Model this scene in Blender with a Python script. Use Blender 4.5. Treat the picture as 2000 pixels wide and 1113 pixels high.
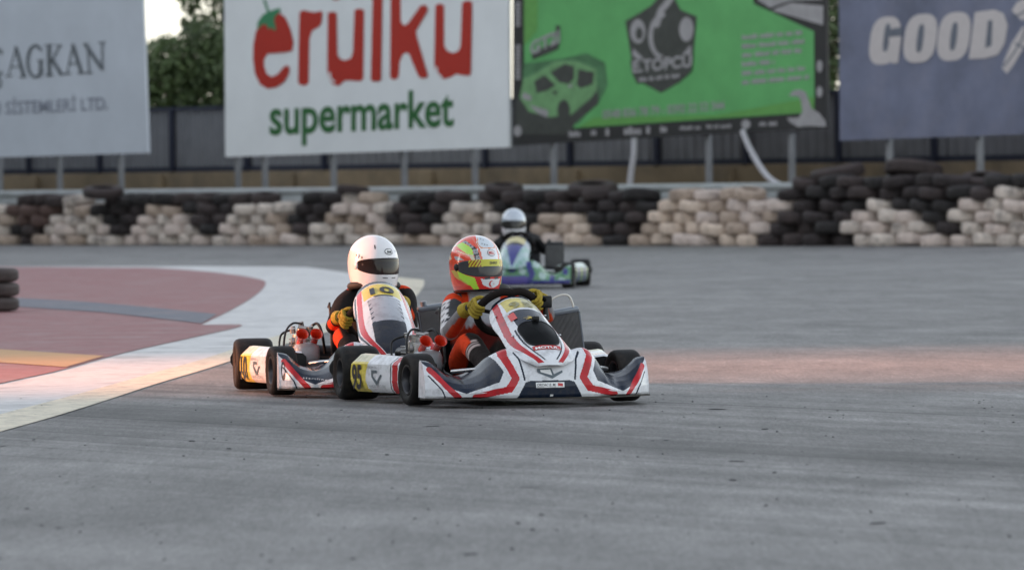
import bpy, bmesh, math, random
from math import sin, cos, pi, radians, sqrt, atan, atan2
from mathutils import Vector, Matrix

S = bpy.context.scene
for _o in list(bpy.data.objects):
    bpy.data.objects.remove(_o)
COL = S.collection

# ------------------------------------------------------------------ camera
FPX, CAMH, ROLL = 13000.0, 1.14, 0.012          # focal length in photo pixels (2000 wide)
PITCH = atan(211.5 / FPX)
_F = Vector((0, cos(PITCH), -sin(PITCH)))
_U0 = Vector((0, sin(PITCH), cos(PITCH)))
_R0 = Vector((1, 0, 0))
_R = _R0 * cos(ROLL) - _U0 * sin(ROLL)
_U = _U0 * cos(ROLL) + _R0 * sin(ROLL)
CAM = Vector((0, 0, CAMH))
cd = bpy.data.cameras.new('camera')
cam = bpy.data.objects.new('camera', cd)
COL.objects.link(cam)
cam.matrix_world = Matrix(((_R.x, _U.x, -_F.x, 0), (_R.y, _U.y, -_F.y, 0), (_R.z, _U.z, -_F.z, CAMH), (0, 0, 0, 1)))
cd.sensor_width = 36.0
cd.lens = FPX / 2000 * 36.0
cd.clip_start, cd.clip_end = 0.5, 5000
cd.dof.use_dof = True
cd.dof.focus_distance = 33.6
cd.dof.aperture_fstop = 6.2
S.camera = cam

# ------------------------------------------------------------------ light
SUN_EL, SUN_AZ = radians(10.0), radians(-90.0)   # low evening sun, from -x
w = bpy.data.worlds.new('World')
S.world = w
w.use_nodes = True
wn = w.node_tree
bg = wn.nodes['Background']
sk = wn.nodes.new('ShaderNodeTexSky')
sk.sky_type = 'NISHITA'
sk.sun_disc = False
sk.sun_elevation = SUN_EL
sk.sun_rotation = SUN_AZ
sk.air_density, sk.dust_density, sk.ozone_density = 1.0, 0.6, 1.5
hs = wn.nodes.new('ShaderNodeHueSaturation')          # thin evening overcast: a paler sky than a clear one
hs.inputs['Saturation'].default_value = 0.34
wn.links.new(sk.outputs[0], hs.inputs['Color'])
wn.links.new(hs.outputs[0], bg.inputs[0])
bg.inputs[1].default_value = 0.10
sd = bpy.data.lights.new('sun', 'SUN')
sun = bpy.data.objects.new('sun', sd)
COL.objects.link(sun)
sd.energy = 5.0
sd.angle = radians(6.5)
sd.color = (1.0, 0.36, 0.17)
sun.rotation_euler = Vector((-cos(SUN_EL), 0, sin(SUN_EL))).to_track_quat('Z', 'Y').to_euler()
sun.location = (-30, 40, 12)

S.view_settings.view_transform = 'Standard'
S.view_settings.look = 'None'
S.view_settings.gamma = 1.0
S.view_settings.use_curve_mapping = False
S.view_settings.exposure = 2.25
S.cycles.use_denoising = True
S.cycles.max_bounces = 6

rnd = random.Random(7)


# ------------------------------------------------------------------ projection helpers (used to lay things out on the ground)
def ray(px, py):
    return (_F + _R * ((px - 1000) / FPX) - _U * ((py - 556.5) / FPX))


def G(px, py, z=0.0):
    d = ray(px, py)
    return CAM + d * ((z - CAMH) / d.z)


def proj(v):
    q = Vector(v) - CAM
    k = q.dot(_F)
    return 1000 + FPX * q.dot(_R) / k, 556.5 - FPX * q.dot(_U) / k


def hit(px, py, P0, n):
    d = ray(px, py)
    return CAM + d * ((P0 - CAM).dot(n) / d.dot(n))


def inpoly(x, y, P):
    c = False
    j = len(P) - 1
    for i in range(len(P)):
        xi, yi = P[i]
        xj, yj = P[j]
        if (yi > y) != (yj > y) and x < (xj - xi) * (y - yi) / (yj - yi) + xi:
            c = not c
        j = i
    return c


def near_line(x, y, L, wd):
    for a, b in zip(L[:-1], L[1:]):
        dx, dy = b[0] - a[0], b[1] - a[1]
        t = max(0, min(1, ((x - a[0]) * dx + (y - a[1]) * dy) / (dx * dx + dy * dy + 1e-12)))
        if (x - a[0] - t * dx) ** 2 + (y - a[1] - t * dy) ** 2 < wd * wd:
            return True
    return False


def tab(x, xs, ys, smooth=True):
    if x <= xs[0]:
        return ys[0]
    for i in range(len(xs) - 1):
        if x <= xs[i + 1]:
            t = (x - xs[i]) / (xs[i + 1] - xs[i])
            if smooth:
                t = t * t * (3 - 2 * t)
            return ys[i] + (ys[i + 1] - ys[i]) * t
    return ys[-1]


def crom(P, n=6):
    """smooth polyline through points"""
    P = [Vector(p) for p in P]
    out = []
    for i in range(len(P) - 1):
        p0, p1, p2, p3 = P[max(i - 1, 0)], P[i], P[i + 1], P[min(i + 2, len(P) - 1)]
        for k in range(n):
            t = k / n
            out.append(0.5 * ((2 * p1) + (p2 - p0) * t + (2 * p0 - 5 * p1 + 4 * p2 - p3) * t * t + (3 * p1 - p0 - 3 * p2 + p3) * t ** 3))
    out.append(P[-1])
    return out


# ------------------------------------------------------------------ mesh builder
class MB:
    def __init__(s):
        s.v, s.f, s.m = [], [], []

    def add(s, vs, fs, mi=0):
        o = len(s.v)
        s.v += [tuple(v) for v in vs]
        s.f += [tuple(i + o for i in f) for f in fs]
        s.m += [mi] * len(fs)
        return s

    def box(s, c, d, M=None, mi=0, ch=0.0):
        """box with optional chamfer, centre c, full size d"""
        bm = bmesh.new()
        bmesh.ops.create_cube(bm, size=1)
        for v in bm.verts:
            v.co = Vector((v.co.x * d[0], v.co.y * d[1], v.co.z * d[2]))
        if ch > 0:
            bmesh.ops.bevel(bm, geom=list(bm.edges), offset=ch, segments=2, affect='EDGES', profile=0.5)
        bm.verts.index_update()
        vs = [(M @ v.co if M else v.co) + Vector(c) for v in bm.verts]
        fs = [[v.index for v in f.verts] for f in bm.faces]
        bm.free()
        return s.add(vs, fs, mi)

    def tube(s, P, r, n=8, mi=0, caps=True, closed=False):
        P = [Vector(p) for p in P]
        N = len(P)
        rs = r if isinstance(r, (list, tuple)) else [r] * N
        vs, fs = [], []
        t0 = (P[1] - P[0]).normalized()
        nrm = t0.orthogonal().normalized()
        for i in range(N):
            a = P[i - 1] if (i > 0 or closed) else P[i]
            b = P[(i + 1) % N] if (i < N - 1 or closed) else P[i]
            t = (b - a).normalized()
            nrm = (nrm - t * nrm.dot(t)).normalized()
            bn = t.cross(nrm)
            for k in range(n):
                an = 2 * pi * k / n
                vs.append(P[i] + (nrm * cos(an) + bn * sin(an)) * rs[i])
        for i in range(N if closed else N - 1):
            for k in range(n):
                a, b = i * n + k, i * n + (k + 1) % n
                c, d = ((i + 1) % N) * n + (k + 1) % n, ((i + 1) % N) * n + k
                fs.append((a, b, c, d))
        if caps and not closed:
            fs.append(tuple(range(n))[::-1])
            fs.append(tuple((N - 1) * n + k for k in range(n)))
        return s.add(vs, fs, mi)

    def lathe(s, prof, c=(0, 0, 0), ax='Z', n=32, mi=0, closed=False):
        """prof: list of (radius, height along axis)"""
        vs, fs = [], []
        for r, h in prof:
            for k in range(n):
                a = 2 * pi * k / n
                p = (r * cos(a), r * sin(a), h)
                if ax == 'X':
                    p = (p[2], p[0], p[1])
                elif ax == 'Y':
                    p = (p[1], p[2], p[0])
                vs.append(Vector(p) + Vector(c))
        m = len(prof)
        for i in range(m if closed else m - 1):
            for k in range(n):
                fs.append((i * n + k, i * n + (k + 1) % n, ((i + 1) % m) * n + (k + 1) % n, ((i + 1) % m) * n + k))
        return s.add(vs, fs, mi)

    def grid(s, fn, nu, nv, mi=0, closed_u=False, us=(0, 1), vs_=(0, 1)):
        vs, fs = [], []
        cu = nu if closed_u else nu + 1
        for i in range(cu):
            for j in range(nv + 1):
                vs.append(fn(us[0] + (us[1] - us[0]) * i / nu, vs_[0] + (vs_[1] - vs_[0]) * j / nv))
        for i in range(nu):
            for j in range(nv):
                a = i * (nv + 1) + j
                b = ((i + 1) % cu) * (nv + 1) + j
                fs.append((a, b, b + 1, a + 1))
        return s.add(vs, fs, mi)

    def poly(s, pts, mi=0):
        return s.add(pts, [tuple(range(len(pts)))], mi)

    def build(s, name, mats, parent=None, smooth=None, recalc=True, paint=None):
        me = bpy.data.meshes.new(name)
        me.from_pydata(s.v, [], s.f)
        if not isinstance(mats, (list, tuple)):
            mats = [mats]
        for m in mats:
            me.materials.append(m)
        me.polygons.foreach_set('material_index', s.m)
        if recalc:
            bm = bmesh.new()
            bm.from_mesh(me)
            bmesh.ops.recalc_face_normals(bm, faces=bm.faces)
            bm.to_mesh(me)
            bm.free()
        if smooth is not None:
            me.polygons.foreach_set('use_smooth', [True] * len(me.polygons))
            if smooth < 179:
                me.set_sharp_from_angle(angle=radians(smooth))
        if paint:
            paint_faces(me, paint)
        me.update()
        o = bpy.data.objects.new(name, me)
        COL.objects.link(o)
        if parent:
            o.parent = parent
        return o


def paint_faces(me, fn, vert=False):
    at = me.color_attributes.new('Col', 'FLOAT_COLOR', 'CORNER')
    buf = [0.0] * (4 * len(me.loops))
    if vert:
        vc = [fn(v.co) for v in me.vertices]
        for l in me.loops:
            c = vc[l.vertex_index]
            buf[4 * l.index:4 * l.index + 4] = [c[0], c[1], c[2], 1.0]
        at.data.foreach_set('color', buf)
        return
    for p in me.polygons:
        c = fn(p.center)
        for li in p.loop_indices:
            buf[4 * li:4 * li + 4] = [c[0], c[1], c[2], 1.0]
    at.data.foreach_set('color', buf)


def tag(o, label=None, cat=None, group=None, kind=None):
    if label:
        o['label'] = label
    if cat:
        o['category'] = cat
    if group:
        o['group'] = group
    if kind:
        o['kind'] = kind
    return o


def empty(name, loc, rz=0.0):
    o = bpy.data.objects.new(name, None)
    o.location = loc
    o.rotation_euler = (0, 0, rz)
    o.empty_display_size = 0.1
    COL.objects.link(o)
    return o


# ------------------------------------------------------------------ materials
def srgb(r, g, b):
    def f(c):
        c /= 255
        return c / 12.92 if c <= 0.04045 else ((c + 0.055) / 1.055) ** 2.4
    return (f(r), f(g), f(b))


def mat(name, col, rough=0.5, metal=0.0, coat=0.0, var=0.12, vscale=8.0, bump=0.0, bscale=60.0, spec=0.5, attr=False,
        trans=0.0, dirt=None, dscale=6.0, damt=0.35):
    m = bpy.data.materials.new(name)
    m.use_nodes = True
    nt = m.node_tree
    N, L = nt.nodes, nt.links
    b = N['Principled BSDF']
    b.inputs['Roughness'].default_value = rough
    b.inputs['Metallic'].default_value = metal
    b.inputs['Specular IOR Level'].default_value = spec
    b.inputs['Coat Weight'].default_value = coat
    b.inputs['Coat Roughness'].default_value = 0.08
    b.inputs['Transmission Weight'].default_value = trans
    tc = N.new('ShaderNodeTexCoord')
    if attr:
        src = N.new('ShaderNodeAttribute')
        src.attribute_name = 'Col'
        cs = src.outputs['Color']
    else:
        src = N.new('ShaderNodeRGB')
        src.outputs[0].default_value = (*col, 1)
        cs = src.outputs[0]
    if var > 0:
        nz = N.new('ShaderNodeTexNoise')
        nz.inputs['Scale'].default_value = vscale
        nz.inputs['Detail'].default_value = 6
        nz.inputs['Roughness'].default_value = 0.65
        L.new(tc.outputs['Object'], nz.inputs['Vector'])
        mr = N.new('ShaderNodeMapRange')
        mr.inputs[1].default_value, mr.inputs[2].default_value = 0.25, 0.75
        mr.inputs[3].default_value, mr.inputs[4].default_value = 1 - var, 1 + var
        L.new(nz.outputs['Fac'], mr.inputs[0])
        mx = N.new('ShaderNodeVectorMath')
        mx.operation = 'SCALE'
        L.new(cs, mx.inputs[0])
        L.new(mr.outputs[0], mx.inputs['Scale'])
        cs = mx.outputs[0]
    if dirt:
        n2 = N.new('ShaderNodeTexNoise')
        n2.inputs['Scale'].default_value = dscale
        n2.inputs['Detail'].default_value = 8
        n2.inputs['Roughness'].default_value = 0.7
        L.new(tc.outputs['Object'], n2.inputs['Vector'])
        r2 = N.new('ShaderNodeMapRange')
        r2.inputs[1].default_value, r2.inputs[2].default_value = 0.48, 0.72
        r2.inputs[3].default_value, r2.inputs[4].default_value = 0.0, damt
        L.new(n2.outputs['Fac'], r2.inputs[0])
        mm = N.new('ShaderNodeMix')
        mm.data_type = 'RGBA'
        L.new(r2.outputs[0], mm.inputs['Factor'])
        L.new(cs, mm.inputs['A'])
        mm.inputs['B'].default_value = (*dirt, 1)
        cs = mm.outputs['Result']
    L.new(cs, b.inputs['Base Color'])
    if bump > 0:
        n3 = N.new('ShaderNodeTexNoise')
        n3.inputs['Scale'].default_value = bscale
        n3.inputs['Detail'].default_value = 4
        L.new(tc.outputs['Object'], n3.inputs['Vector'])
        bp = N.new('ShaderNodeBump')
        bp.inputs['Strength'].default_value = bump
        bp.inputs['Distance'].default_value = 0.01
        L.new(n3.outputs['Fac'], bp.inputs['Height'])
        L.new(bp.outputs[0], b.inputs['Normal'])
    return m


WHITE = (0.74, 0.75, 0.78)
RED = (0.50, 0.022, 0.03)
NAVY = (0.009, 0.016, 0.033)
YEL = (0.72, 0.58, 0.10)
BLACK = (0.012, 0.012, 0.014)

M = {}
M['paint'] = mat('kart_plastic', WHITE, 0.24, coat=0.04, spec=0.3, attr=True, var=0.05, dirt=(0.07, 0.06, 0.05), dscale=16, damt=0.5)
M['helmet'] = mat('helmet_paint', WHITE, 0.22, coat=0.8, attr=True, var=0.02)
M['visor'] = mat('visor', (0.02, 0.018, 0.02), 0.08, coat=0.1, spec=0.25, attr=True, var=0.0)
M['black_plastic'] = mat('black_plastic', (0.008, 0.008, 0.009), 0.45, bump=0.1, spec=0.3)
M['gloss_black'] = mat('gloss_black', (0.004, 0.0045, 0.005), 0.28, spec=0.04, var=0)
M['rubber'] = mat('tyre_rubber', (0.0085, 0.008, 0.008), 0.62, spec=0.25, var=0.25, vscale=14, bump=0.25, bscale=120, dirt=(0.06, 0.045, 0.035), dscale=14, damt=0.4)
M['suede'] = mat('suede', (0.014, 0.010, 0.009), 0.9, spec=0.2, var=0.2, bump=0.2, bscale=200)
M['steel'] = mat('steel', (0.45, 0.45, 0.46), 0.32, metal=1.0, var=0.1)
M['alloy'] = mat('cast_alloy', (0.38, 0.37, 0.36), 0.42, metal=0.9, var=0.25, vscale=40, bump=0.2)
M['dark_metal'] = mat('dark_metal', (0.06, 0.06, 0.065), 0.4, metal=0.8, var=0.2)
M['radiator'] = mat('radiator_core', (0.19, 0.19, 0.195), 0.55, metal=0.2, var=0.2)
M['red_plastic'] = mat('red_plastic', (0.62, 0.035, 0.012), 0.25, coat=0.5, var=0.05)
M['airbox'] = mat('airbox', (0.34, 0.36, 0.38), 0.35, var=0.15, dirt=(0.08, 0.07, 0.07))
M['suit'] = mat('suit', WHITE, 0.8, attr=True, var=0.2, vscale=22, bump=0.9, bscale=22, spec=0.15)
M['glove'] = mat('glove', (0.33, 0.235, 0.02), 0.8, attr=True, var=0.22, vscale=60, bump=0.5, bscale=90)
M['lettering_dark'] = mat('lettering_dark', (0.02, 0.022, 0.03), 0.4, var=0)
M['lettering_white'] = mat('lettering_white', (0.8, 0.8, 0.8), 0.4, var=0)
M['lettering_red'] = mat('lettering_red', (0.5, 0.03, 0.03), 0.4, var=0)
M['lettering_grey'] = mat('lettering_grey', (0.12, 0.13, 0.14), 0.4, var=0)


# ------------------------------------------------------------------ lettering
_dg = bpy.context.evaluated_depsgraph_get


def text2d(s, size=1.0, bold=0.0, shear=0.0, spacing=1.0, sx=1.0):
    """(verts2d, faces, width) of a line of text, baseline at 0, left at 0"""
    c = bpy.data.curves.new('t', 'FONT')
    c.body = s
    c.size = size
    c.offset = bold
    c.shear = shear
    c.space_character = spacing
    c.resolution_u = 4
    o = bpy.data.objects.new('t', c)
    COL.objects.link(o)
    bpy.context.view_layer.update()
    me = bpy.data.meshes.new_from_object(o.evaluated_get(_dg()))
    vs = [(v.co.x * sx, v.co.y) for v in me.vertices]
    fs = [tuple(p.vertices) for p in me.polygons]
    bpy.data.objects.remove(o)
    bpy.data.curves.remove(c)
    bpy.data.meshes.remove(me)
    if not vs:
        return [], [], 0
    x0 = min(v[0] for v in vs)
    x1 = max(v[0] for v in vs)
    return [(x - x0, y) for x, y in vs], fs, x1 - x0


def stroke(P, wd, closed=False, cap=6):
    """flat stroke outline pieces: list of polygons (2D) for a polyline"""
    out = []
    n = len(P)
    for i in range(n - 1 + (1 if closed else 0)):
        a, b = Vector(P[i]), Vector(P[(i + 1) % n])
        d = (b - a)
        if d.length < 1e-9:
            continue
        q = Vector((-d.y, d.x)).normalized() * (wd / 2)
        out.append([a + q, a - q, b - q, b + q])
    for p in P:
        out.append([Vector((p[0] + wd / 2 * cos(k * 2 * pi / 12), p[1] + wd / 2 * sin(k * 2 * pi / 12))) for k in range(12)])
    return out


def arc(cx, cy, rx, ry, a0, a1, n=16):
    return [(cx + rx * cos(radians(a0 + (a1 - a0) * k / n)), cy + ry * sin(radians(a0 + (a1 - a0) * k / n))) for k in range(n + 1)]

# ================================================================== SETTING
# ------------------------------------------------------------------ ground and track
def asphalt():
    m = bpy.data.materials.new('asphalt')
    m.use_nodes = True
    nt = m.node_tree
    N, L = nt.nodes, nt.links
    b = N['Principled BSDF']
    b.inputs['Roughness'].default_value = 0.62
    b.inputs['Specular IOR Level'].default_value = 0.22
    tc = N.new('ShaderNodeTexCoord')
    sp = N.new('ShaderNodeSeparateXYZ')
    L.new(tc.outputs['Object'], sp.inputs[0])

    def math_(op, a, bb=None, c=None):
        n = N.new('ShaderNodeMath')
        n.operation = op
        for i, v in enumerate((a, bb, c)):
            if v is None:
                continue
            if isinstance(v, (int, float)):
                n.inputs[i].default_value = v
            else:
                L.new(v, n.inputs[i])
        return n.outputs[0]

    def noise(vec, sc, det=4, ro=0.6):
        n = N.new('ShaderNodeTexNoise')
        n.inputs['Scale'].default_value = sc
        n.inputs['Detail'].default_value = det
        n.inputs['Roughness'].default_value = ro
        L.new(vec, n.inputs['Vector'])
        return n.outputs['Fac']

    def rng(v, a, bb, c, d):
        n = N.new('ShaderNodeMapRange')
        for i, x in enumerate((a, bb, c, d)):
            n.inputs[i + 1].default_value = x
        L.new(v, n.inputs[0])
        return n.outputs[0]
    big = noise(tc.outputs['Object'], 0.35, 5)
    # across-the-racing-line coordinate, gently curved
    wob = math_('MULTIPLY', math_('SUBTRACT', noise(tc.outputs['Object'], 0.05, 1), 0.5), 2.5)
    q = math_('ADD', math_('MULTIPLY_ADD', sp.outputs['X'], 1.62, sp.outputs['Y']), wob)
    p = math_('MULTIPLY_ADD', sp.outputs['Y'], 1.62, math_('MULTIPLY', sp.outputs['X'], -1))
    cx = N.new('ShaderNodeCombineXYZ')
    L.new(math_('MULTIPLY', q, 1.6), cx.inputs[0])
    L.new(math_('MULTIPLY', p, 0.035), cx.inputs[1])
    stre = noise(cx.outputs[0], 1.0, 6, 0.62)
    off_ = math_('ABSOLUTE', math_('SUBTRACT', q, 30.5))
    wst = rng(off_, 3.0, 9.0, 1.0, 0.22)
    band = math_('ABSOLUTE', math_('SUBTRACT', q, 29.3))
    band = rng(band, 0.2, 2.2, 0.58, 1.0)
    # mottling stretched along the track direction so it reads as patches of wear
    cm = N.new('ShaderNodeCombineXYZ')
    L.new(math_('MULTIPLY', sp.outputs['X'], 2.2), cm.inputs[0])
    L.new(math_('MULTIPLY', sp.outputs['Y'], 0.55), cm.inputs[1])
    mot = noise(cm.outputs[0], 1.0, 6, 0.7)
    fine = noise(tc.outputs['Object'], 95, 2, 0.8)
    mid = noise(tc.outputs['Object'], 28, 3, 0.8)
    # aggregate and worn stones, drawn out along the driving direction
    ca = N.new('ShaderNodeCombineXYZ')
    L.new(math_('MULTIPLY', sp.outputs['X'], 52), ca.inputs[0])
    L.new(math_('MULTIPLY', sp.outputs['Y'], 3.2), ca.inputs[1])
    agg = noise(ca.outputs[0], 1.0, 3, 0.75)
    cb_ = N.new('ShaderNodeCombineXYZ')
    L.new(math_('MULTIPLY', sp.outputs['X'], 11), cb_.inputs[0])
    L.new(math_('MULTIPLY', sp.outputs['Y'], 0.9), cb_.inputs[1])
    agg2 = noise(cb_.outputs[0], 1.0, 4, 0.7)
    # narrow rubber lines laid by sliding tyres
    cs_ = N.new('ShaderNodeCombineXYZ')
    L.new(math_('MULTIPLY', q, 5.5), cs_.inputs[0])
    L.new(math_('MULTIPLY', p, 0.022), cs_.inputs[1])
    skid = rng(noise(cs_.outputs[0], 1.0, 2, 0.5), 0.54, 0.66, 0.0, 0.5)
    skid = math_('SUBTRACT', 1.0, math_('MULTIPLY', skid, wst))
    f = math_('MULTIPLY', rng(big, 0.36, 0.64, 0.84, 1.14), math_('ADD', 1.0, math_('MULTIPLY', wst, math_('SUBTRACT', rng(stre, 0.36, 0.64, 0.66, 1.22), 1.0))))
    f = math_('MULTIPLY', f, band)
    f = math_('MULTIPLY', f, rng(mot, 0.36, 0.64, 0.80, 1.18))
    f = math_('MULTIPLY', f, rng(fine, 0.36, 0.66, 0.50, 1.50))
    f = math_('MULTIPLY', f, rng(mid, 0.36, 0.64, 0.74, 1.26))
    f = math_('MULTIPLY', f, rng(agg, 0.36, 0.64, 0.87, 1.13))
    f = math_('MULTIPLY', f, rng(agg2, 0.36, 0.64, 0.92, 1.08))
    f = math_('MULTIPLY', f, skid)
    rgb = N.new('ShaderNodeRGB')
    rgb.outputs[0].default_value = (0.204, 0.196, 0.191, 1)
    sc = N.new('ShaderNodeVectorMath')
    sc.operation = 'SCALE'
    L.new(rgb.outputs[0], sc.inputs[0])
    L.new(f, sc.inputs['Scale'])
    L.new(sc.outputs[0], b.inputs['Base Color'])
    bp = N.new('ShaderNodeBump')
    bp.inputs['Strength'].default_value = 0.5
    bp.inputs['Distance'].default_value = 0.006
    L.new(fine, bp.inputs['Height'])
    L.new(bp.outputs[0], b.inputs['Normal'])
    return m


m_asph = asphalt()
m_dirt = mat('dry_earth', (0.20, 0.15, 0.10), 0.95, var=0.4, vscale=0.8, bump=0.6, bscale=6)


def sheet(name, pts, z, m, kind='structure'):
    mb = MB()
    mb.poly([(p[0], p[1], z) for p in pts])
    o = mb.build(name, m, recalc=False)
    for f in o.data.polygons:
        if f.normal.z < 0:
            o.data.flip_normals()
            break
    if kind:
        tag(o, kind=kind)
    return o


sheet('ground', [(-1500, -300), (1500, -300), (1500, 2500), (-1500, 2500)], -0.004, m_dirt)
wallpath = [G(px, 480 - 1.0 + 2.0 * px / 2000) for px in range(-600, 2701, 20)]
tr = [(-40, -20), (40, -20), (40, 80)] + [(p.x, p.y + 2.2) for p in reversed(wallpath)] + [(-40, 150)]
sheet('track', tr, 0.0, m_asph)

m_pwhite = mat('white_track_paint', (0.60, 0.585, 0.575), 0.6, var=0.26, vscale=9, bump=0.4, bscale=60, dirt=(0.24, 0.23, 0.23), dscale=1.8, damt=0.8)
m_pred = mat('red_track_paint', (0.28, 0.115, 0.115), 0.7, var=0.34, vscale=9, bump=0.4, bscale=60, dirt=(0.33, 0.24, 0.23), dscale=1.6, damt=0.85)
m_pblue = mat('blue_track_paint', (0.13, 0.135, 0.165), 0.7, var=0.3, vscale=6, bump=0.3, bscale=90, dirt=(0.27, 0.2, 0.2), dscale=1.5, damt=0.8)
m_pyel = mat('yellow_track_paint', (0.50, 0.27, 0.10), 0.6, var=0.15, vscale=3, bump=0.3, bscale=90)
m_pcream = mat('cream_track_paint', (0.70, 0.63, 0.49), 0.65, var=0.2, vscale=6, bump=0.5, bscale=90, dirt=(0.15, 0.14, 0.12), dscale=9, damt=0.85)


def gs(pts):
    return [G(x, y) for x, y in pts]


def sm(pts, n=5):
    return [(p.x, p.y) for p in crom([Vector((a, b, 0)) for a, b in pts], n)]


outer_edge = [(-500, 985), (-200, 900), (0, 844), (100, 816), (200, 785), (300, 752), (400, 722), (500, 690), (620, 655), (720, 625), (800, 588), (826, 562), (828, 547)]
inner_edge = [(-500, 945), (-200, 864), (0, 810), (150, 771), (300, 729), (400, 701), (500, 668), (620, 635), (700, 605), (755, 577), (770, 556), (765, 541)]
sheet('white_paint', gs([(-500, 530), (0, 521), (230, 520.5), (380, 520), (600, 522), (650, 529), (700, 537), (765, 540)] + sm(inner_edge)[::-1][1:]), 0.004, m_pwhite)
sheet('cream_line', gs(sm(outer_edge) + sm(inner_edge)[::-1]), 0.004, m_pcream)
sheet('red_paint', gs([(-500, 530), (0, 522), (300, 524)] + sm([(300, 524), (420, 533), (500, 545), (519, 555), (500, 577), (455, 605), (392, 636)])[1:] +
      sm([(392, 636), (474, 637), (380, 660), (280, 682), (200, 702), (110, 727), (0, 751), (-200, 800), (-500, 875)])[1:]), 0.008, m_pred)
sheet('blue_line', gs([(-500, 560), (0, 582), (150, 590), (300, 603), (424, 616), (394, 634), (200, 612), (0, 599), (-500, 580)]), 0.012, m_pblue)
sheet('yellow_line', gs([(-500, 665), (0, 685), (204, 698), (128, 720), (0, 711), (-500, 690)]), 0.012, m_pyel)

# rubber crumbs lying on the track: nobody could count them
mb = MB()
m_crumb = mat('rubber_crumb', (0.03, 0.03, 0.032), 0.7, var=0.3)
rc = random.Random(11)
for i in range(230):
    px = rc.uniform(-60, 2060)
    py = 770 + 330 * rc.random() ** 1.6
    g = G(px, py)
    ln = rc.choice([0.004, 0.005, 0.006, 0.008, 0.01, 0.014]) * rc.uniform(0.6, 1.2)
    if rc.random() < 0.03:
        ln = rc.uniform(0.03, 0.06)
    wd = min(ln, rc.uniform(0.005, 0.013))
    a = rc.uniform(0, pi)
    h = rc.uniform(0.002, 0.006)
    vs = []
    for k in range(6):
        t = 2 * pi * k / 6
        x, y = ln * cos(t) * rc.uniform(.7, 1.1), wd * sin(t) * rc.uniform(.7, 1.1)
        vs.append((g.x + x * cos(a) - y * sin(a), g.y + x * sin(a) + y * cos(a), 0.001))
    for k in range(6):
        v = vs[k]
        vs.append((g.x + (v[0] - g.x) * .6, g.y + (v[1] - g.y) * .6, h))
    fs = [(k, (k + 1) % 6, 6 + (k + 1) % 6, 6 + k) for k in range(6)] + [(6, 7, 8, 9, 10, 11)]
    mb.add(vs, fs)
tag(mb.build('rubber_crumbs', m_crumb), 'small black rubber crumbs strewn over the grey track', 'rubber crumbs', kind='stuff')

# ------------------------------------------------------------------ two added blockers, unseen to the west; their gap shapes the low sun's strip
m_blocker = mat('blocker_green', (0.07, 0.075, 0.035), 0.95, var=0.4, vscale=0.5, bump=0.5, bscale=3)


def sun_blocker(y0, y1):
    mb = MB()
    rb = random.Random(int(y0))

    def fn(u, v):
        y = y0 + (y1 - y0) * v
        x = -78 + 44 * u
        e = min((y - y0), (y1 - y)) / 0.8
        h = 21 * max(0, min(1, e)) * sin(pi * min(1, max(0, u))) ** 0.5
        return (x, y, h - 0.05)
    mb.grid(fn, 24, 160)
    o = mb.build('unseen_sun_blocker', m_blocker, smooth=180)
    tag(o, kind='structure')


sun_blocker(-160, 37.0)
sun_blocker(41.2, 300)

# ------------------------------------------------------------------ billboards
BA = G(0, 480)
_d0, _d1 = 126.0, 104.5


def at_depth(px, D, z=0.0):
    d = ray(px, 345)
    p = CAM + d * (D / d.y)
    return Vector((p.x, p.y, z))


BP0, BP1 = at_depth(0, _d0), at_depth(2000, _d1)
BDIR = (BP1 - BP0).normalized()
BN = Vector((BDIR.y, -BDIR.x, 0))          # toward the track
if BN.y > 0:
    BN = -BN


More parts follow.
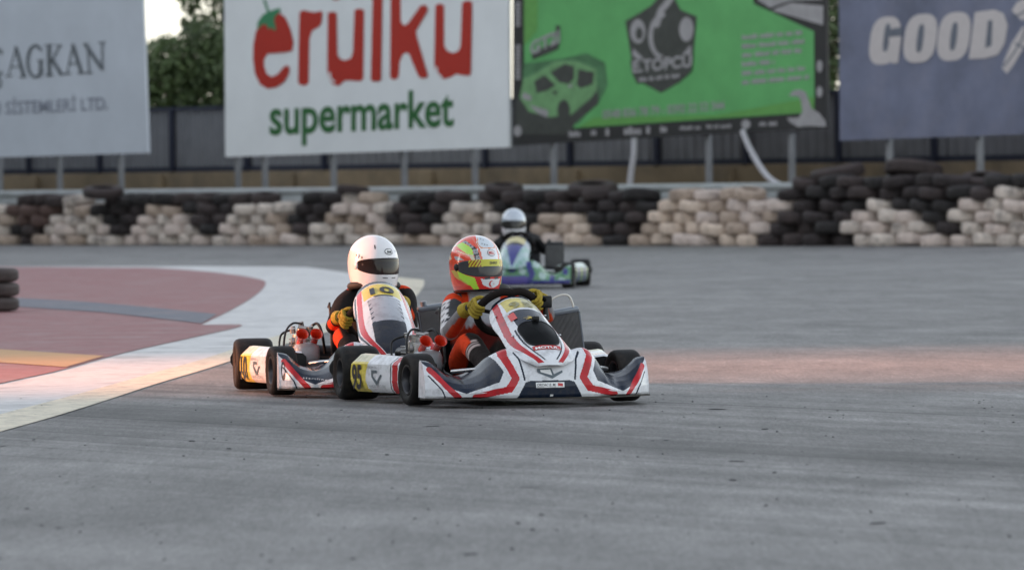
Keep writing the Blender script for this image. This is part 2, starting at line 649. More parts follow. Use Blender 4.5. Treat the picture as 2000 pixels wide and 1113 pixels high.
class Board:
    def __init__(s, name, label, corners, m, off=0.0):
        s.P0 = BP0 + BN * off
        s.root = empty(name, s.P0 + BDIR * (hit(sum(c[0] for c in corners) / 4, 345, s.P0, BN) - s.P0).dot(BDIR))
        tag(s.root, label, 'billboard', 'advertising boards above the tyre wall')
        s.o = s.root.location.copy()
        pts = [hit(x, y, s.P0, BN) - s.o for x, y in corners]
        s.panel_mb = MB()
        n = len(pts)
        back = [p - BN * 0.05 for p in pts]
        # front face gridded with a faint sag so that the sheet is not dead flat
        def fn(u, v):
            a = pts[0].lerp(pts[1], u)
            b = pts[3].lerp(pts[2], u)
            p = a.lerp(b, v)
            return p + BN * (-0.012 * (0.5 + 0.5 * sin(u * 37)) * sin(pi * v))
        s.panel_mb.grid(fn, 40, 6)
        s.panel_mb.add(pts + back, [(4, 5, 6, 7), (0, 1, 5, 4), (1, 2, 6, 5), (2, 3, 7, 6), (3, 0, 4, 7)])
        s.panel = s.panel_mb.build('panel', m, s.root, smooth=30)
        s.layers = {}

    def pt(s, x, y, k):
        return hit(x, y, s.P0, BN) - s.o + BN * (0.004 + 0.0035 * k)

    def art(s, name, m, polys, k=0, step=0.0):
        """flat printed shapes; each polygon a hair above the last so none coincide"""
        mb = MB()
        for i, P in enumerate(polys):
            mb.poly([s.pt(p[0], p[1], k + i * step) for p in P])
        return mb.build(name, m, s.root, recalc=False)

    def text(s, body, p0, p1, h, m, k=1, bold=0.0, shear=0.0, name='lettering', xh=0.727):
        vs, fs, wd = text2d(body, 1.0, bold, shear)
        mb = MB()
        ux, uy = (p1[0] - p0[0]) / wd, (p1[1] - p0[1]) / wd
        sc = h / xh
        mb.add([s.pt(p0[0] + x * ux, p0[1] + x * uy - y * sc, k) for x, y in vs], fs)
        return mb.build(name, m, s.root, recalc=False)

    def post(s, px, ytop, r=0.045, off=-0.16, m=None, name='post'):
        p = hit(px, 345, s.P0 + BN * off, BN)
        top = hit(px, ytop, s.P0 + BN * off, BN).z
        q = Vector((p.x, p.y, 0)) - s.o
        mb = MB()
        mb.box(q + Vector((0, 0, top / 2)), (r * 2, r * 2, top), Matrix.Rotation(atan2(BDIR.y, BDIR.x), 3, 'Z'), ch=0.008)
        mb.box(q + Vector((0, 0, 0.02)), (0.25, 0.25, 0.04), Matrix.Rotation(atan2(BDIR.y, BDIR.x), 3, 'Z'))
        mb.build(name, m or m_post, s.root, smooth=40)


m_post = mat('galvanised_post', (0.20, 0.205, 0.215), 0.6, metal=0.2, var=0.25, vscale=3)
m_bwhite = mat('white_board', (0.74, 0.765, 0.78), 0.55, var=0.07, vscale=0.7, bump=0.35, bscale=1.6)
m_bgrey = mat('pale_grey_board', (0.52, 0.56, 0.62), 0.55, var=0.09, vscale=0.7, bump=0.35, bscale=1.6)
m_bred = mat('board_red', (0.42, 0.022, 0.012), 0.5, var=0.05)
m_bgreen = mat('board_dark_green', (0.025, 0.13, 0.035), 0.5, var=0.05)
m_bleaf = mat('board_leaf_green', (0.04, 0.22, 0.10), 0.5, var=0.05)
m_btext = mat('board_grey_lettering', (0.115, 0.13, 0.145), 0.5, var=0.1)
m_bpale = mat('board_pale_lettering', (0.25, 0.27, 0.33), 0.5, var=0.1)


def cv(P, sc, ox, oy):
    return [(ox + x / sc, oy + y / sc) for x, y in P]


# pale grey board at the left
b1 = Board('billboard', 'pale grey board with grey serif lettering, at the left edge of the frame', [(-420, -110), (275, -110), (289, 299), (-420, 320)], m_bgrey)
polys = []
gl = [
    (arc(-62, 420, 100, 150, 40, 320, 22), 28), ([(-20, 570), (12, 600), (6, 655), (-35, 668)], 18), ([(20, 300), (22, 335)], 14),
    ([(160, 272), (236, 552)], 33), ([(158, 280), (85, 548)], 13), ([(115, 462), (205, 460)], 13), ([(58, 555), (122, 551)], 13), ([(200, 560), (268, 556)], 13),
    (arc(352, 405, 78, 155, -48, -325, 22), 26), ([(405, 400), (401, 535)], 28), ([(372, 400), (432, 398)], 13),
    ([(485, 252), (490, 538)], 33), ([(448, 247), (520, 244)], 13), ([(455, 546), (526, 543)], 13), ([(592, 258), (502, 420)], 15), ([(560, 250), (615, 246)], 13), ([(520, 392), (602, 520)], 33), ([(590, 536), (640, 533)], 14),
    ([(725, 246), (806, 514)], 33), ([(722, 255), (668, 520)], 13), ([(690, 430), (770, 428)], 13), ([(640, 530), (702, 526)], 13), ([(775, 524), (842, 520)], 13),
    ([(868, 262), (885, 515)], 13), ([(852, 522), (915, 518)], 13), ([(848, 240), (1010, 478)], 33), ([(1010, 222), (1016, 470)], 13), ([(980, 225), (1042, 216)], 13), ([(830, 238), (870, 236)], 13),
    ([(-225, 290), (-225, 570)], 30),
]
for P, wd in gl:
    for q in stroke(P, wd):
        polys.append(cv(q, 5.058, 0, 40))
b1.art('lettering', m_btext, polys, 0, 0.02)
b1.text('ĞI SİSTEMLERİ LTD.', (-22, 225), (211, 214), 25, m_bpale, 1, 0.012)
for px in (-110, 0, 117, 237):
    b1.post(px, 280)

# white supermarket board
b2 = Board('billboard', 'white board with red and green supermarket lettering and a tomato', [(437, -120), (993, -120), (994, 288), (440, 307)], m_bwhite)
E = [
    [(400, 90), (440, 120), (475, 200), (495, 290), (485, 345), (440, 355), (320, 365), (298, 400), (297, 450), (315, 500), (350, 520), (390, 500), (425, 455), (450, 440), (470, 460), (465, 500), (430, 555), (380, 590), (320, 600), (270, 570), (235, 500), (222, 400), (225, 300), (240, 220), (260, 180), (300, 120), (350, 95)],
    [(535, 85), (560, 70), (600, 80), (640, 85), (680, 75), (690, 90), (685, 150), (670, 180), (620, 210), (603, 260), (598, 560), (575, 578), (540, 575), (525, 555), (530, 300)],
    [(725, 90), (755, 80), (785, 90), (790, 370), (810, 400), (840, 410), (880, 395), (895, 350), (905, 70), (940, 60), (970, 70), (965, 530), (945, 550), (880, 545), (840, 545), (800, 580), (760, 570), (735, 530), (722, 480)],
    [(1030, -90), (1060, -105), (1095, -90), (1085, 530), (1075, 550), (1025, 550), (1015, 535)],
    [(1150, -80), (1180, -95), (1215, -80), (1218, 150), (1240, 175), (1265, 160), (1350, 40), (1385, 35), (1400, 60), (1390, 90), (1320, 210), (1325, 250), (1395, 490), (1400, 515), (1380, 530), (1345, 525), (1325, 490), (1275, 370), (1255, 355), (1230, 370), (1210, 420), (1205, 510), (1190, 535), (1160, 538), (1145, 520)],
    [(1450, 40), (1480, 25), (1510, 40), (1510, 310), (1530, 345), (1570, 360), (1605, 345), (1620, 310), (1630, 20), (1665, 5), (1698, 15), (1690, 490), (1680, 512), (1640, 510), (1590, 500), (1560, 520), (1510, 535), (1470, 515), (1450, 480), (1442, 430)],
    arc(780, -32, 36, 36, 0, 345, 15), arc(908, -40, 36, 36, 0, 345, 15),
]
b2.art('lettering', m_bred, [cv(P, 3.448, 430, 0) for P in E], 0, 0.02)
leaf = [[(250, 190), (255, 150), (290, 100), (330, 80), (400, 55), (410, 75), (375, 110), (365, 140), (380, 190), (372, 215), (345, 185), (330, 205), (310, 165), (280, 170), (262, 200)]] + stroke([(326, 85), (312, 40), (300, 5)], 17)
b2.art('tomato_leaf', m_bleaf, [cv(P, 3.448, 430, 0) for P in leaf], 1, 0.05)
hl = stroke(arc(790, 505, 50, 50, 195, 110, 8), 12) + stroke(arc(1510, 470, 50, 50, 195, 110, 8), 12)
b2.art('highlight', m_bwhite, [cv([(x, y) for x, y in P], 3.448, 430, 0) for P in hl], 1, 0.05)
b2.text('supermarket', (527, 262.5), (887, 245), 56, m_bgreen, 1, 0.022, xh=0.546)
for px in (465, 518, 652, 790, 928):
    b2.post(px, 280)

# green tuning-shop board
m_mg = mat('board_shade_green', (0.07, 0.19, 0.085), 0.5, var=0.4, vscale=4)
m_k = mat('board_black', (0.022, 0.022, 0.024), 0.5, var=0.2, vscale=2)
m_g = mat('board_green', (0.115, 0.40, 0.13), 0.5, var=0.16, vscale=1.6)
m_lg = mat('board_lime', (0.12, 0.34, 0.08), 0.5, var=0.12)
m_gr = mat('board_silver', (0.34, 0.33, 0.34), 0.5, var=0.2, vscale=6)
m_dg = mat('board_charcoal', (0.05, 0.055, 0.05), 0.5, var=0.3, vscale=6)
m_cg = mat('board_car_green', (0.16, 0.34, 0.15), 0.5, var=0.3, vscale=5)
b3 = Board('billboard', 'green and black board with a shield emblem and a printed green car', [(1002, -120), (1613, -120), (1616, 250), (1001, 285)], m_k, off=-0.08)
b3.art('green_field', m_g, [[(1024, -118), (1470, -118), (1472, 8), (1590, 62), (1591, 226), (1575, 221), (1130, 250), (1100, 252), (1024, 195)]], 0)
b3.art('lime_field', m_lg, [[(1024, -118), (1053, -118), (1050, 60), (1024, 90)], [(1130, 249), (1160, 230), (1400, 225), (1590, 190), (1591, 224), (1575, 220)]], 1, 0.02)
b3.art('white_corner', m_gr, [[(1508, 21), (1545, 6), (1609, 12), (1609, 50)], [(1480, 0), (1520, -60), (1609, -60), (1609, 0), (1545, 2), (1505, 16)]], 2, 0.02)
c1 = lambda P: cv(P, 3.837, 1000, 0)
c3 = lambda P: cv(P, 3.975, 1420, 0)
b3.art('printed_shade', m_mg, [c1([(380, 440), (560, 400), (700, 470), (720, 640), (660, 760), (560, 860), (500, 930), (420, 940), (80, 760), (85, 480)])], 1.2)
b3.art('printed_car_shadow', m_dg, [c1([(450, 860), (600, 720), (650, 640), (650, 780), (480, 920), (430, 1010), (30, 1010), (30, 760), (80, 720), (200, 860)])], 1.5)
b3.art('printed_car', m_cg, [c1([(90, 590), (190, 545), (330, 460), (480, 455), (640, 520), (640, 680), (590, 740), (450, 860), (290, 880), (130, 840), (60, 730)])], 2)
b3.art('printed_car_windows', m_dg, [c1([(290, 545), (400, 480), (470, 500), (470, 590), (430, 630), (360, 620)]), c1([(500, 520), (620, 545), (610, 630), (520, 665), (490, 640)]), c1([(170, 610), (250, 565), (330, 640), (270, 680), (190, 700)]),
        c1(arc(392, 830, 48, 80, 0, 340, 16)), c1([(300, 690), (350, 680), (330, 715)])], 3, 0.02)
b3.art('printed_car_trim', m_gr, [c1([(130, 785), (280, 830), (270, 885), (190, 845)]), c1([(90, 690), (150, 720), (150, 760), (80, 740)]), c1([(420, 640), (470, 635), (440, 665)])], 4, 0.02)
b3.art('badge_shadow', m_dg, [c1([(150, 400), (360, 300), (350, 370), (160, 450)]), c1([(330, 190), (365, 195), (360, 300), (335, 260)])], 2.6, 0.02)
b3.text('GT2i', (1037, 108), (1095, 82), 25, m_gr, 4, 0.035)
sh = [(1222, 42), (1250, 26), (1272, 12), (1290, -8), (1318, -4), (1330, 20), (1362, 33), (1352, 138), (1330, 160), (1292, 182), (1254, 162), (1238, 140)]
b3.art('shield', m_dg, [sh], 2)
deco = [arc(1247, 62, 15, 24, 0, 345, 16), arc(1342, 58, 14, 24, 0, 345, 16), [(1238, 95), (1262, 118), (1256, 125), (1236, 108)], [(1350, 88), (1330, 112), (1336, 120), (1352, 104)]]
deco += stroke(arc(1299, 72, 27, 42, 100, 265, 14), 9) + stroke([(1284, 48), (1292, 22), (1305, 6), (1316, -10)], 13) 
b3.art('shield_emblem', m_gr, deco, 3, 0.02)
b3.art('shield_emblem_core', m_dg, [arc(1303, 76, 15, 27, 0, 345, 16), arc(1250, 66, 7, 12, 0, 345, 12)], 4, 0.02)
b3.art('shield_band', m_dg, [[(1232, 118), (1356, 106), (1353, 138), (1340, 152), (1246, 164), (1236, 144)]], 3.8)
b3.text('E.TOPCU', (1237, 142), (1353, 130), 23, m_gr, 4.6, 0.04)
rb = random.Random(5)


def wordbar(p0, p1, h, words):
    """a printed line too small to read: runs of letter-sized marks"""
    out = []
    x = p0[0]
    while x < p1[0] - 2:
        n = rb.randint(2, 7)
        for _ in range(n):
            wl = h * rb.uniform(0.38, 0.55)
            if x + wl > p1[0]:
                break
            y = p0[1] + (p1[1] - p0[1]) * (x - p0[0]) / (p1[0] - p0[0])
            hh = h * rb.choice([0.75, 0.8, 1.0, 1.0])
            out.append([(x, y), (x + wl, y), (x + wl, y - hh), (x, y - hh)])
            x += wl * 1.18
        x += h * 0.5
    return out


tl = []
for i, (xe) in enumerate((1572, 1575, 1569, 1516, 1576, 1581)):
    y = 78 + i * 17.6
    tl += wordbar((1450, y), (xe, y - (xe - 1450) * 0.085), 9, 0)
b3.art('small_print', m_gr, tl, 2.5)
b3.art('shield_small_print', m_gr, wordbar((1250, 160), (1336, 151), 8, 0), 5)
b3.text('0548 836 78 79 - 0392 22 52 344', (1178, 232), (1416, 214), 17, m_gr, 3, 0.02)
mk = [arc(1012, 256, 8, 11, 0, 340, 12), arc(1602, 130, 6, 12, 0, 340, 12), arc(1602, 180, 6, 11, 0, 340, 12), arc(1458, 243, 9, 9, 0, 340, 12)]
for x, ww, hh in ((1125, 26, 12), (1160, 9, 10), (1190, 12, 14), (1236, 32, 15), (1268, 9, 14), (1297, 12, 12), (1350, 42, 7), (1405, 48, 7), (1504, 40, 8)):
    y = 262 - (x - 1125) * 0.052
    mk += wordbar((x - ww / 2, y + hh / 2), (x + ww / 2 + 2, y + hh / 2 - 1), hh, 0)
for y0, y1 in ((5, 55), (88, 160)):
    for k in range(int((y1 - y0) / 7)):
        mk.append([(1008, y0 + k * 7), (1018, y0 + k * 7), (1018, y0 + k * 7 + 5), (1008, y0 + k * 7 + 5)])
b3.art('sponsor_marks', m_gr, mk, 2.5)
b3.art('white_swoosh', m_gr, [c3([(480, 745), (520, 705), (570, 695), (615, 715), (635, 770), (660, 840), (720, 880), (770, 940), (775, 985), (640, 980), (560, 990), (490, 950), (470, 915), (560, 915), (590, 870), (580, 790), (560, 750)])], 3)
for px in (1082, 1385, 1547):
    b3.post(px, 262)

# faded blue tyre-maker's board
def blueboard():
    m = mat('faded_blue_board', (0.14, 0.155, 0.228), 0.6, var=0.38, vscale=0.9, dirt=(0.21, 0.21, 0.27), dscale=1.3, damt=0.6)
    return m


m_bl = blueboard()
m_slit = mat('board_slit_blue', (0.12, 0.135, 0.17), 0.6, var=0.2)
m_lw = mat('board_offwhite', (0.52, 0.48, 0.48), 0.5, var=0.06)
b4 = Board('billboard', 'faded blue board with bold pale lettering and a winged foot mark', [(1637, -120), (2420, -120), (2420, 248), (1640, 275)], m_bl, off=0.02)
c7 = lambda P: cv(P, 2.227, 1480, 0)


def ital(cx, cy, rx, ry, n=40, sl=0.12):
    pw = 0.72
    out = []
    for k in range(n):
        a = 2 * pi * k / n
        c, s_ = cos(a), sin(a)
        x = rx * math.copysign(abs(c) ** pw, c)
        y = ry * math.copysign(abs(s_) ** pw, s_)
        out.append((cx + x - y * sl, cy + y - x * 0.06))
    return out


b4.art('lettering', m_lw, [c7(ital(554, 178, 66, 104)), c7(ital(708, 168, 71, 106)), c7(ital(854, 160, 70, 106)),
                           c7([(945, 55), (1030, 43), (1070, 60), (1088, 110), (1075, 190), (1045, 240), (990, 255), (918, 258)])], 0, 0.02)
b4.art('lettering_counter', m_slit, [c7(ital(562, 165, 13, 62)), c7(ital(708, 168, 14, 62)), c7(ital(854, 160, 14, 62)),
                                     c7([(1003, 90), (1022, 90), (1018, 200), (990, 212)]), c7([(578, 128), (632, 118), (628, 158), (575, 162)])], 1, 0.02)
b4.art('lettering_bar', m_lw, [c7([(572, 165), (628, 160), (612, 275), (585, 278), (575, 240)])], 2)
foot = [c7([(1062, 298), (1085, 322), (1112, 286), (1150, 222), (1180, 170), (1190, 110), (1150, 120), (1105, 190), (1078, 250)]),
        c7([(1105, 48), (1125, 15), (1180, -18), (1230, -40), (1240, 20), (1190, 70), (1150, 92)]),
        c7([(1185, 60), (1290, -10), (1280, 30), (1200, 90)]), c7([(1190, 95), (1275, 45), (1262, 75), (1196, 120)])]
b4.art('winged_foot', m_lw, foot, 0, 0.02)
b4.art('winged_foot_line', m_slit, [c7(q) for q in stroke([(1070, 290), (1110, 240), (1150, 175), (1168, 120)], 7) + stroke([(1110, 75), (1150, 60), (1200, 20)], 7) + stroke([(1120, 190), (1158, 210)], 7)], 1, 0.02)
b4.text('YEAR', (2065, 105), (2330, 88), 92, m_lw, 0, 0.03, shear=0.2)
for px in (1738, 1915, 2090, 2260):
    b4.post(px, 262)

# loose white straps hanging under the green board
m_strap = mat('white_strap', (0.50, 0.49, 0.52), 0.6, var=0.1)
for lab, P in (('straight white strap hanging under the shield of the green board', [(1239, 270), (1238, 300), (1233, 335), (1230, 364)]),
               ('curved white strap drooping from the green board down to the rail', [(1450, 255), (1462, 285), (1482, 322), (1502, 348), (1525, 362), (1550, 366)])):
    o = BP0 + BN * 0.35
    base = hit(P[-1][0], P[-1][1], o, BN)
    mb = MB()
    mb.tube([p - base for p in crom([hit(x, y, o, BN) for x, y in P], 5)], 0.05, 8)
    s_ = mb.build('strap', m_strap, smooth=60)
    s_.location = base
    tag(s_, lab, 'strap', 'straps under the green board')

# ------------------------------------------------------------------ retaining wall, fence on top of it
m_conc = mat('stained_render', (0.25, 0.19, 0.12), 0.9, var=0.35, vscale=0.9, bump=0.4, bscale=14, dirt=(0.10, 0.085, 0.07), dscale=0.7, damt=0.7)
m_fence = mat('grey_sheet_fence', (0.22, 0.222, 0.235), 0.55, metal=0.2, var=0.2, vscale=1.5)
m_fpost = mat('dark_blue_post', (0.018, 0.022, 0.045), 0.5, var=0.1)
ROT = Matrix.Rotation(atan2(BDIR.y, BDIR.x), 3, 'Z')
WO = BP0 - BN * 3.0
wl = empty('retaining_wall', WO)
tag(wl, 'low stained ochre wall with pillars behind the advertising boards', 'wall')
LEN = 42.0
S0 = -9.0
WH = 1.30
mb = MB()
mb.box(BDIR * (S0 + LEN / 2) + Vector((0, 0, WH / 2)), (LEN, 0.3, WH), ROT, ch=0.02)
mb.build('wall_body', m_conc, wl, smooth=40)
mb = MB()
for k in range(10):
    s_ = S0 + 2.0 + k * 4.1
    mb.box(BDIR * s_ + BN * 0.20 + Vector((0, 0, 0.63)), (0.36, 0.10, 1.26), ROT, ch=0.02)
    mb.build('pillar', m_conc, wl, smooth=40)
    mb = MB()
fe = empty('sheet_fence', WO + BN * 0.07 + Vector((0, 0, WH)))
tag(fe, 'dark grey corrugated sheet fence standing on the low ochre wall', 'fence')
mb = MB()
nc = int(LEN / 0.06)


def fcor(u, v):
    s_ = S0 + LEN * u
    return BDIR * s_ + BN * (0.014 * (1 if (int(u * nc + .5) // 2) % 2 else -1)) + Vector((0, 0, -0.03 + 1.23 * v))


mb.grid(fcor, nc, 1)
mb.build('sheet', m_fence, fe, smooth=20)
mb = MB()
mb.box(BDIR * (S0 + LEN / 2) + BN * 0.03 + Vector((0, 0, 1.2)), (LEN, 0.07, 0.07), ROT)
mb.build('top_rail', m_fpost, fe)
mb = MB()
mb.box(BDIR * (S0 + LEN / 2) + BN * 0.03 + Vector((0, 0, 0.04)), (LEN, 0.06, 0.11), ROT)
mb.build('bottom_rail', m_fpost, fe)
for k in range(18):
    mb = MB()
    mb.box(BDIR * (S0 + 1.2 + k * 2.35) + BN * 0.065 + Vector((0, 0, 0.6)), (0.10, 0.07, 1.2), ROT)
    mb.build('fence_post', m_fpost, fe)

# ------------------------------------------------------------------ white guard rail
m_rail = mat('white_rail', (0.36, 0.38, 0.385), 0.5, metal=0.1, var=0.18, vscale=1.5, dirt=(0.16, 0.15, 0.14), dscale=2)
RO = BP0 + BN * 0.75
gr = empty('guard_rail', RO)
tag(gr, 'white corrugated guard rail running between tyre wall and boards', 'guard rail')
prof = [(-.005, .70), (.05, .74), (.055, .78), (.0, .82), (.0, .87), (.055, .91), (.05, .95), (-.005, .99)]
r0 = (hit(-330, 345, RO, BN) - RO).dot(BDIR)
r1 = (hit(1568, 345, RO, BN) - RO).dot(BDIR)
mb = MB()
vs = []
for s_ in (r0, r1):
    for d, z in prof:
        vs.append(BDIR * s_ + BN * d + Vector((0, 0, z)))
for s_ in (r0, r1):
    for d, z in prof:
        vs.append(BDIR * s_ + BN * (d - .012) + Vector((0, 0, z)))
n = len(prof)
fs = []
for i in range(n - 1):
    fs += [(i, i + 1, n + i + 1, n + i), (2 * n + i, 2 * n + i + 1, 3 * n + i + 1, 3 * n + i), (i, i + 1, 2 * n + i + 1, 2 * n + i), (n + i, n + i + 1, 3 * n + i + 1, 3 * n + i)]
fs += [(0, n, 3 * n, 2 * n), (n - 1, 2 * n - 1, 4 * n - 1, 3 * n - 1)]
mb.add(vs, fs)
mb.build('beam', m_rail, gr, smooth=35)
k = r0 + 0.5
while k < r1:
    mb = MB()
    mb.box(BDIR * k - BN * 0.07 + Vector((0, 0, 0.46)), (0.10, 0.10, 0.92), ROT)
    mb.build('rail_post', m_post, gr)
    k += 3.0

# ------------------------------------------------------------------ trees behind the fence
m_l1 = mat('leaf_mid', (0.085, 0.13, 0.045), 0.6, var=0.2, vscale=1.5)
m_l2 = mat('leaf_dark', (0.07, 0.105, 0.04), 0.6, var=0.35, vscale=1.5)
m_l3 = mat('leaf_grey_green', (0.10, 0.13, 0.06), 0.6, var=0.3, vscale=1.5)
m_bark = mat('bark', (0.08, 0.06, 0.045), 0.9, var=0.3, bump=0.6, bscale=20)


def tree(name, label, base, clumps, nleaf, lsz, seed, hgt):
    r = random.Random(seed)
    t = empty(name, base)
    tag(t, label, 'tree', 'trees behind the sheet fence')
    mb = MB()
    mb.tube([(0, 0, 0), (0.05, 0.03, hgt * .3), (-0.04, 0.06, hgt * .6), (0.02, 0, hgt * .85)], [0.16, 0.12, 0.08, 0.03], 8)
    for c in clumps:
        mb.tube([(0, 0, hgt * .25), (c[0] * .5, c[1] * .5, c[2] * .6), (c[0], c[1], c[2])], [0.07, 0.045, 0.012], 6)
    mb.build('trunk', m_bark, t, smooth=60)
    mb = MB()
    vol = sum(c[3] * c[4] for c in clumps)
    for c in clumps:
        mi0 = r.choice([0, 0, 1, 1, 2])
        for _ in range(int(nleaf * c[3] * c[4] / vol)):
            d = Vector((r.gauss(0, 1), r.gauss(0, 1), r.gauss(0, 1))).normalized() * (r.random() ** 0.4)
            p = Vector((c[0] + d.x * c[3], c[1] + d.y * c[3], c[2] + d.z * c[4]))
            a = Vector((r.gauss(0, 1), r.gauss(0, 1), r.gauss(0, .6))).normalized()
            b = a.orthogonal().normalized()
            b = (b * cos(r.random() * 6) + a.cross(b) * sin(r.random() * 6)).normalized()
            s_ = lsz * r.uniform(.6, 1.3)
            mi = mi0 if r.random() < .7 else r.choice([0, 1, 2])
            mb.add([p - a * s_, p + b * s_ * .4, p + a * s_, p - b * s_ * .4], [(0, 1, 2, 3)], mi)
    mb.build('crown', [m_l1, m_l2, m_l3], t, recalc=False)


def tp(px, D):
    return at_depth(px, D)


tree('shrub', 'dense dark green shrub over the fence between the two pale boards', tp(350, 136), [(-.6, 0, 3.0, 1.0, .9), (.3, .2, 3.2, 1.0, 1.0), (.9, -.1, 3.0, .8, .9), (-.3, -.3, 3.5, .8, .6), (0, 0, 1.6, 1.1, 1.4), (-1.1, .2, 2.4, .8, 1.0), (.6, .1, 3.9, .65, .55)], 17000, 0.075, 3, 3.8)
tree('tree', 'taller grey green tree rising behind the dense shrub beside the supermarket board', tp(425, 142), [(-.1, 0, 3.7, .75, .6), (.6, .3, 4.4, .9, .7), (-.45, .1, 4.5, .35, .35), (1.2, 0, 3.6, 1.0, 1.0), (.2, .2, 5.2, .8, .5), (-.55, 0, 4.95, .3, .25), (-1.05, .1, 4.05, .3, .25)], 4200, 0.10, 5, 4.8)
tree('tree', 'dark tree behind the fence between the green board and the blue board', tp(1625, 128), [(-.4, 0, 2.6, .8, .9), (.3, .2, 3.4, .8, .9), (.1, 0, 4.4, .7, .8), (-.1, 0, 1.6, .8, .8)], 3500, 0.11, 15, 4.6)
tree('tree', 'small tree hidden behind the pale grey board', tp(140, 140), [(-.5, 0, 2.6, 1.0, .9), (.6, .2, 2.9, 1.1, .9), (0, -.1, 3.4, .9, .7)], 2500, 0.12, 9, 3.4)

# ------------------------------------------------------------------ tyre wall
def tyre_prof(R, W, rin):
    h = W / 2
    return [(rin, -h * .82), (rin + .012, -h * .95), (R * .74, -h * 1.0), (R * .85, -h * .95), (R * .93, -h * .82), (R * .975, -h * .62), (R * .995, -h * .40), (R * 1.003, -h * .16), (R * .982, -h * .13), (R * .982, -h * .05),
            (R * 1.004, -h * .02), (R * 1.004, h * .15), (R * .982, h * .18), (R * .982, h * .26), (R, h * .29), (R * .993, h * .42), (R * .975, h * .62), (R * .93, h * .82), (R * .85, h * .95), (R * .74, h * 1.0), (rin + .012, h * .95), (rin, h * .82), (rin + .02, h * .6), (R * .9, h * .5), (R * .9, -h * .5), (rin + .02, -h * .6)]


def tyre_mesh(name, m, R=0.29, W=0.20, rin=0.165, n=36):
    mb = MB()
    mb.lathe(tyre_prof(R, W, rin), n=n, closed=True)
    o = mb.build(name, m, smooth=50)
    me = o.data
    bpy.data.objects.remove(o)
    return me


def worn_white(name, base, dirt, amt, seed):
    m = mat(name, base, 0.7, var=0.2, vscale=5 + seed, bump=0.4, bscale=30, dirt=dirt, dscale=4 + seed, damt=amt)
    return m


whites = [worn_white('whitewashed_tyre', (0.66, 0.55, 0.49), (0.06, 0.045, 0.04), 0.75, 0),
          worn_white('whitewashed_tyre', (0.46, 0.36, 0.29), (0.10, 0.06, 0.04), 0.7, 1.3),
          worn_white('whitewashed_tyre', (0.68, 0.55, 0.45), (0.09, 0.06, 0.04), 0.6, 2.1),
          worn_white('whitewashed_tyre', (0.56, 0.46, 0.42), (0.05, 0.04, 0.04), 0.9, 3.0)]
blacks = [mat('old_tyre', (0.024, 0.017, 0.017), 0.75, var=0.4, vscale=5, bump=0.4, bscale=30, dirt=(0.06, 0.045, 0.045), dscale=5, damt=0.6),
          mat('old_tyre', (0.042, 0.030, 0.029), 0.75, var=0.4, vscale=6, bump=0.4, bscale=30, dirt=(0.08, 0.055, 0.05), dscale=4, damt=0.5),
          mat('old_tyre', (0.017, 0.014, 0.014), 0.75, var=0.4, vscale=4, bump=0.4, bscale=30, dirt=(0.05, 0.04, 0.04), dscale=6, damt=0.5)]
wp = [tyre_mesh('tyre', m) for m in whites]
wg = [tyre_mesh('tyre', m) for m in (worn_white('whitewashed_tyre', (0.68, 0.59, 0.52), (0.035, 0.03, 0.03), 0.85, .6), worn_white('whitewashed_tyre', (0.60, 0.52, 0.46), (0.05, 0.04, 0.04), 0.9, 1.7))]
km = [tyre_mesh('tyre', m) for m in blacks]
m_brown = mat('muddy_tyre', (0.10, 0.06, 0.05), 0.8, var=0.4, vscale=5, bump=0.4, bscale=30)
bm_ = tyre_mesh('tyre', m_brown)
heaps = [
    [(-200, 360), (0, 360), (22, 400), (45, 440), (66, 490), (-200, 490)],
    [(70, 490), (100, 450), (122, 425), (138, 382), (188, 382), (208, 430), (238, 470), (244, 490)],
    [(244, 490), (280, 440), (306, 405), (384, 402), (410, 450), (424, 490)],
    [(432, 490), (456, 440), (482, 395), (562, 390), (578, 440), (598, 490)],
    [(600, 490), (628, 455), (655, 412), (685, 376), (748, 376), (768, 430), (790, 458), (868, 458), (868, 490)],
    [(826, 490), (856, 440), (886, 390), (962, 390), (985, 440), (1000, 490)],
    [(1040, 490), (1050, 450), (1085, 408), (1142, 405), (1190, 465), (1222, 490)],
    [(1222, 490), (1256, 440), (1306, 378), (1545, 374), (1525, 430), (1495, 470), (1482, 490)],
    [(1652, 490), (1680, 440), (1708, 385), (1755, 380), (1792, 420), (1850, 455), (1836, 490)],
    [(1842, 490), (1874, 432), (1925, 385), (1985, 355), (2200, 350), (2200, 490)],
]
ORD = ['first', 'second', 'third', 'fourth', 'fifth', 'sixth', 'seventh', 'eighth', 'ninth', 'tenth', 'eleventh', 'twelfth', 'thirteenth', 'fourteenth', 'fifteenth', 'sixteenth', 'seventeenth', 'eighteenth', 'nineteenth', 'twentieth']
ROWN = ['bottom', 'second', 'third', 'fourth', 'fifth', 'sixth', 'seventh']
rt = random.Random(21)
path = [Vector((p.x, p.y)) + Vector((0.0, 0.30)) for p in wallpath]
acc = [0.0]
for a, b in zip(path[:-1], path[1:]):
    acc.append(acc[-1] + (b - a).length)


def on_path(s_):
    for i in range(len(acc) - 1):
        if s_ <= acc[i + 1]:
            return path[i].lerp(path[i + 1], (s_ - acc[i]) / (acc[i + 1] - acc[i]))
    return path[-1]


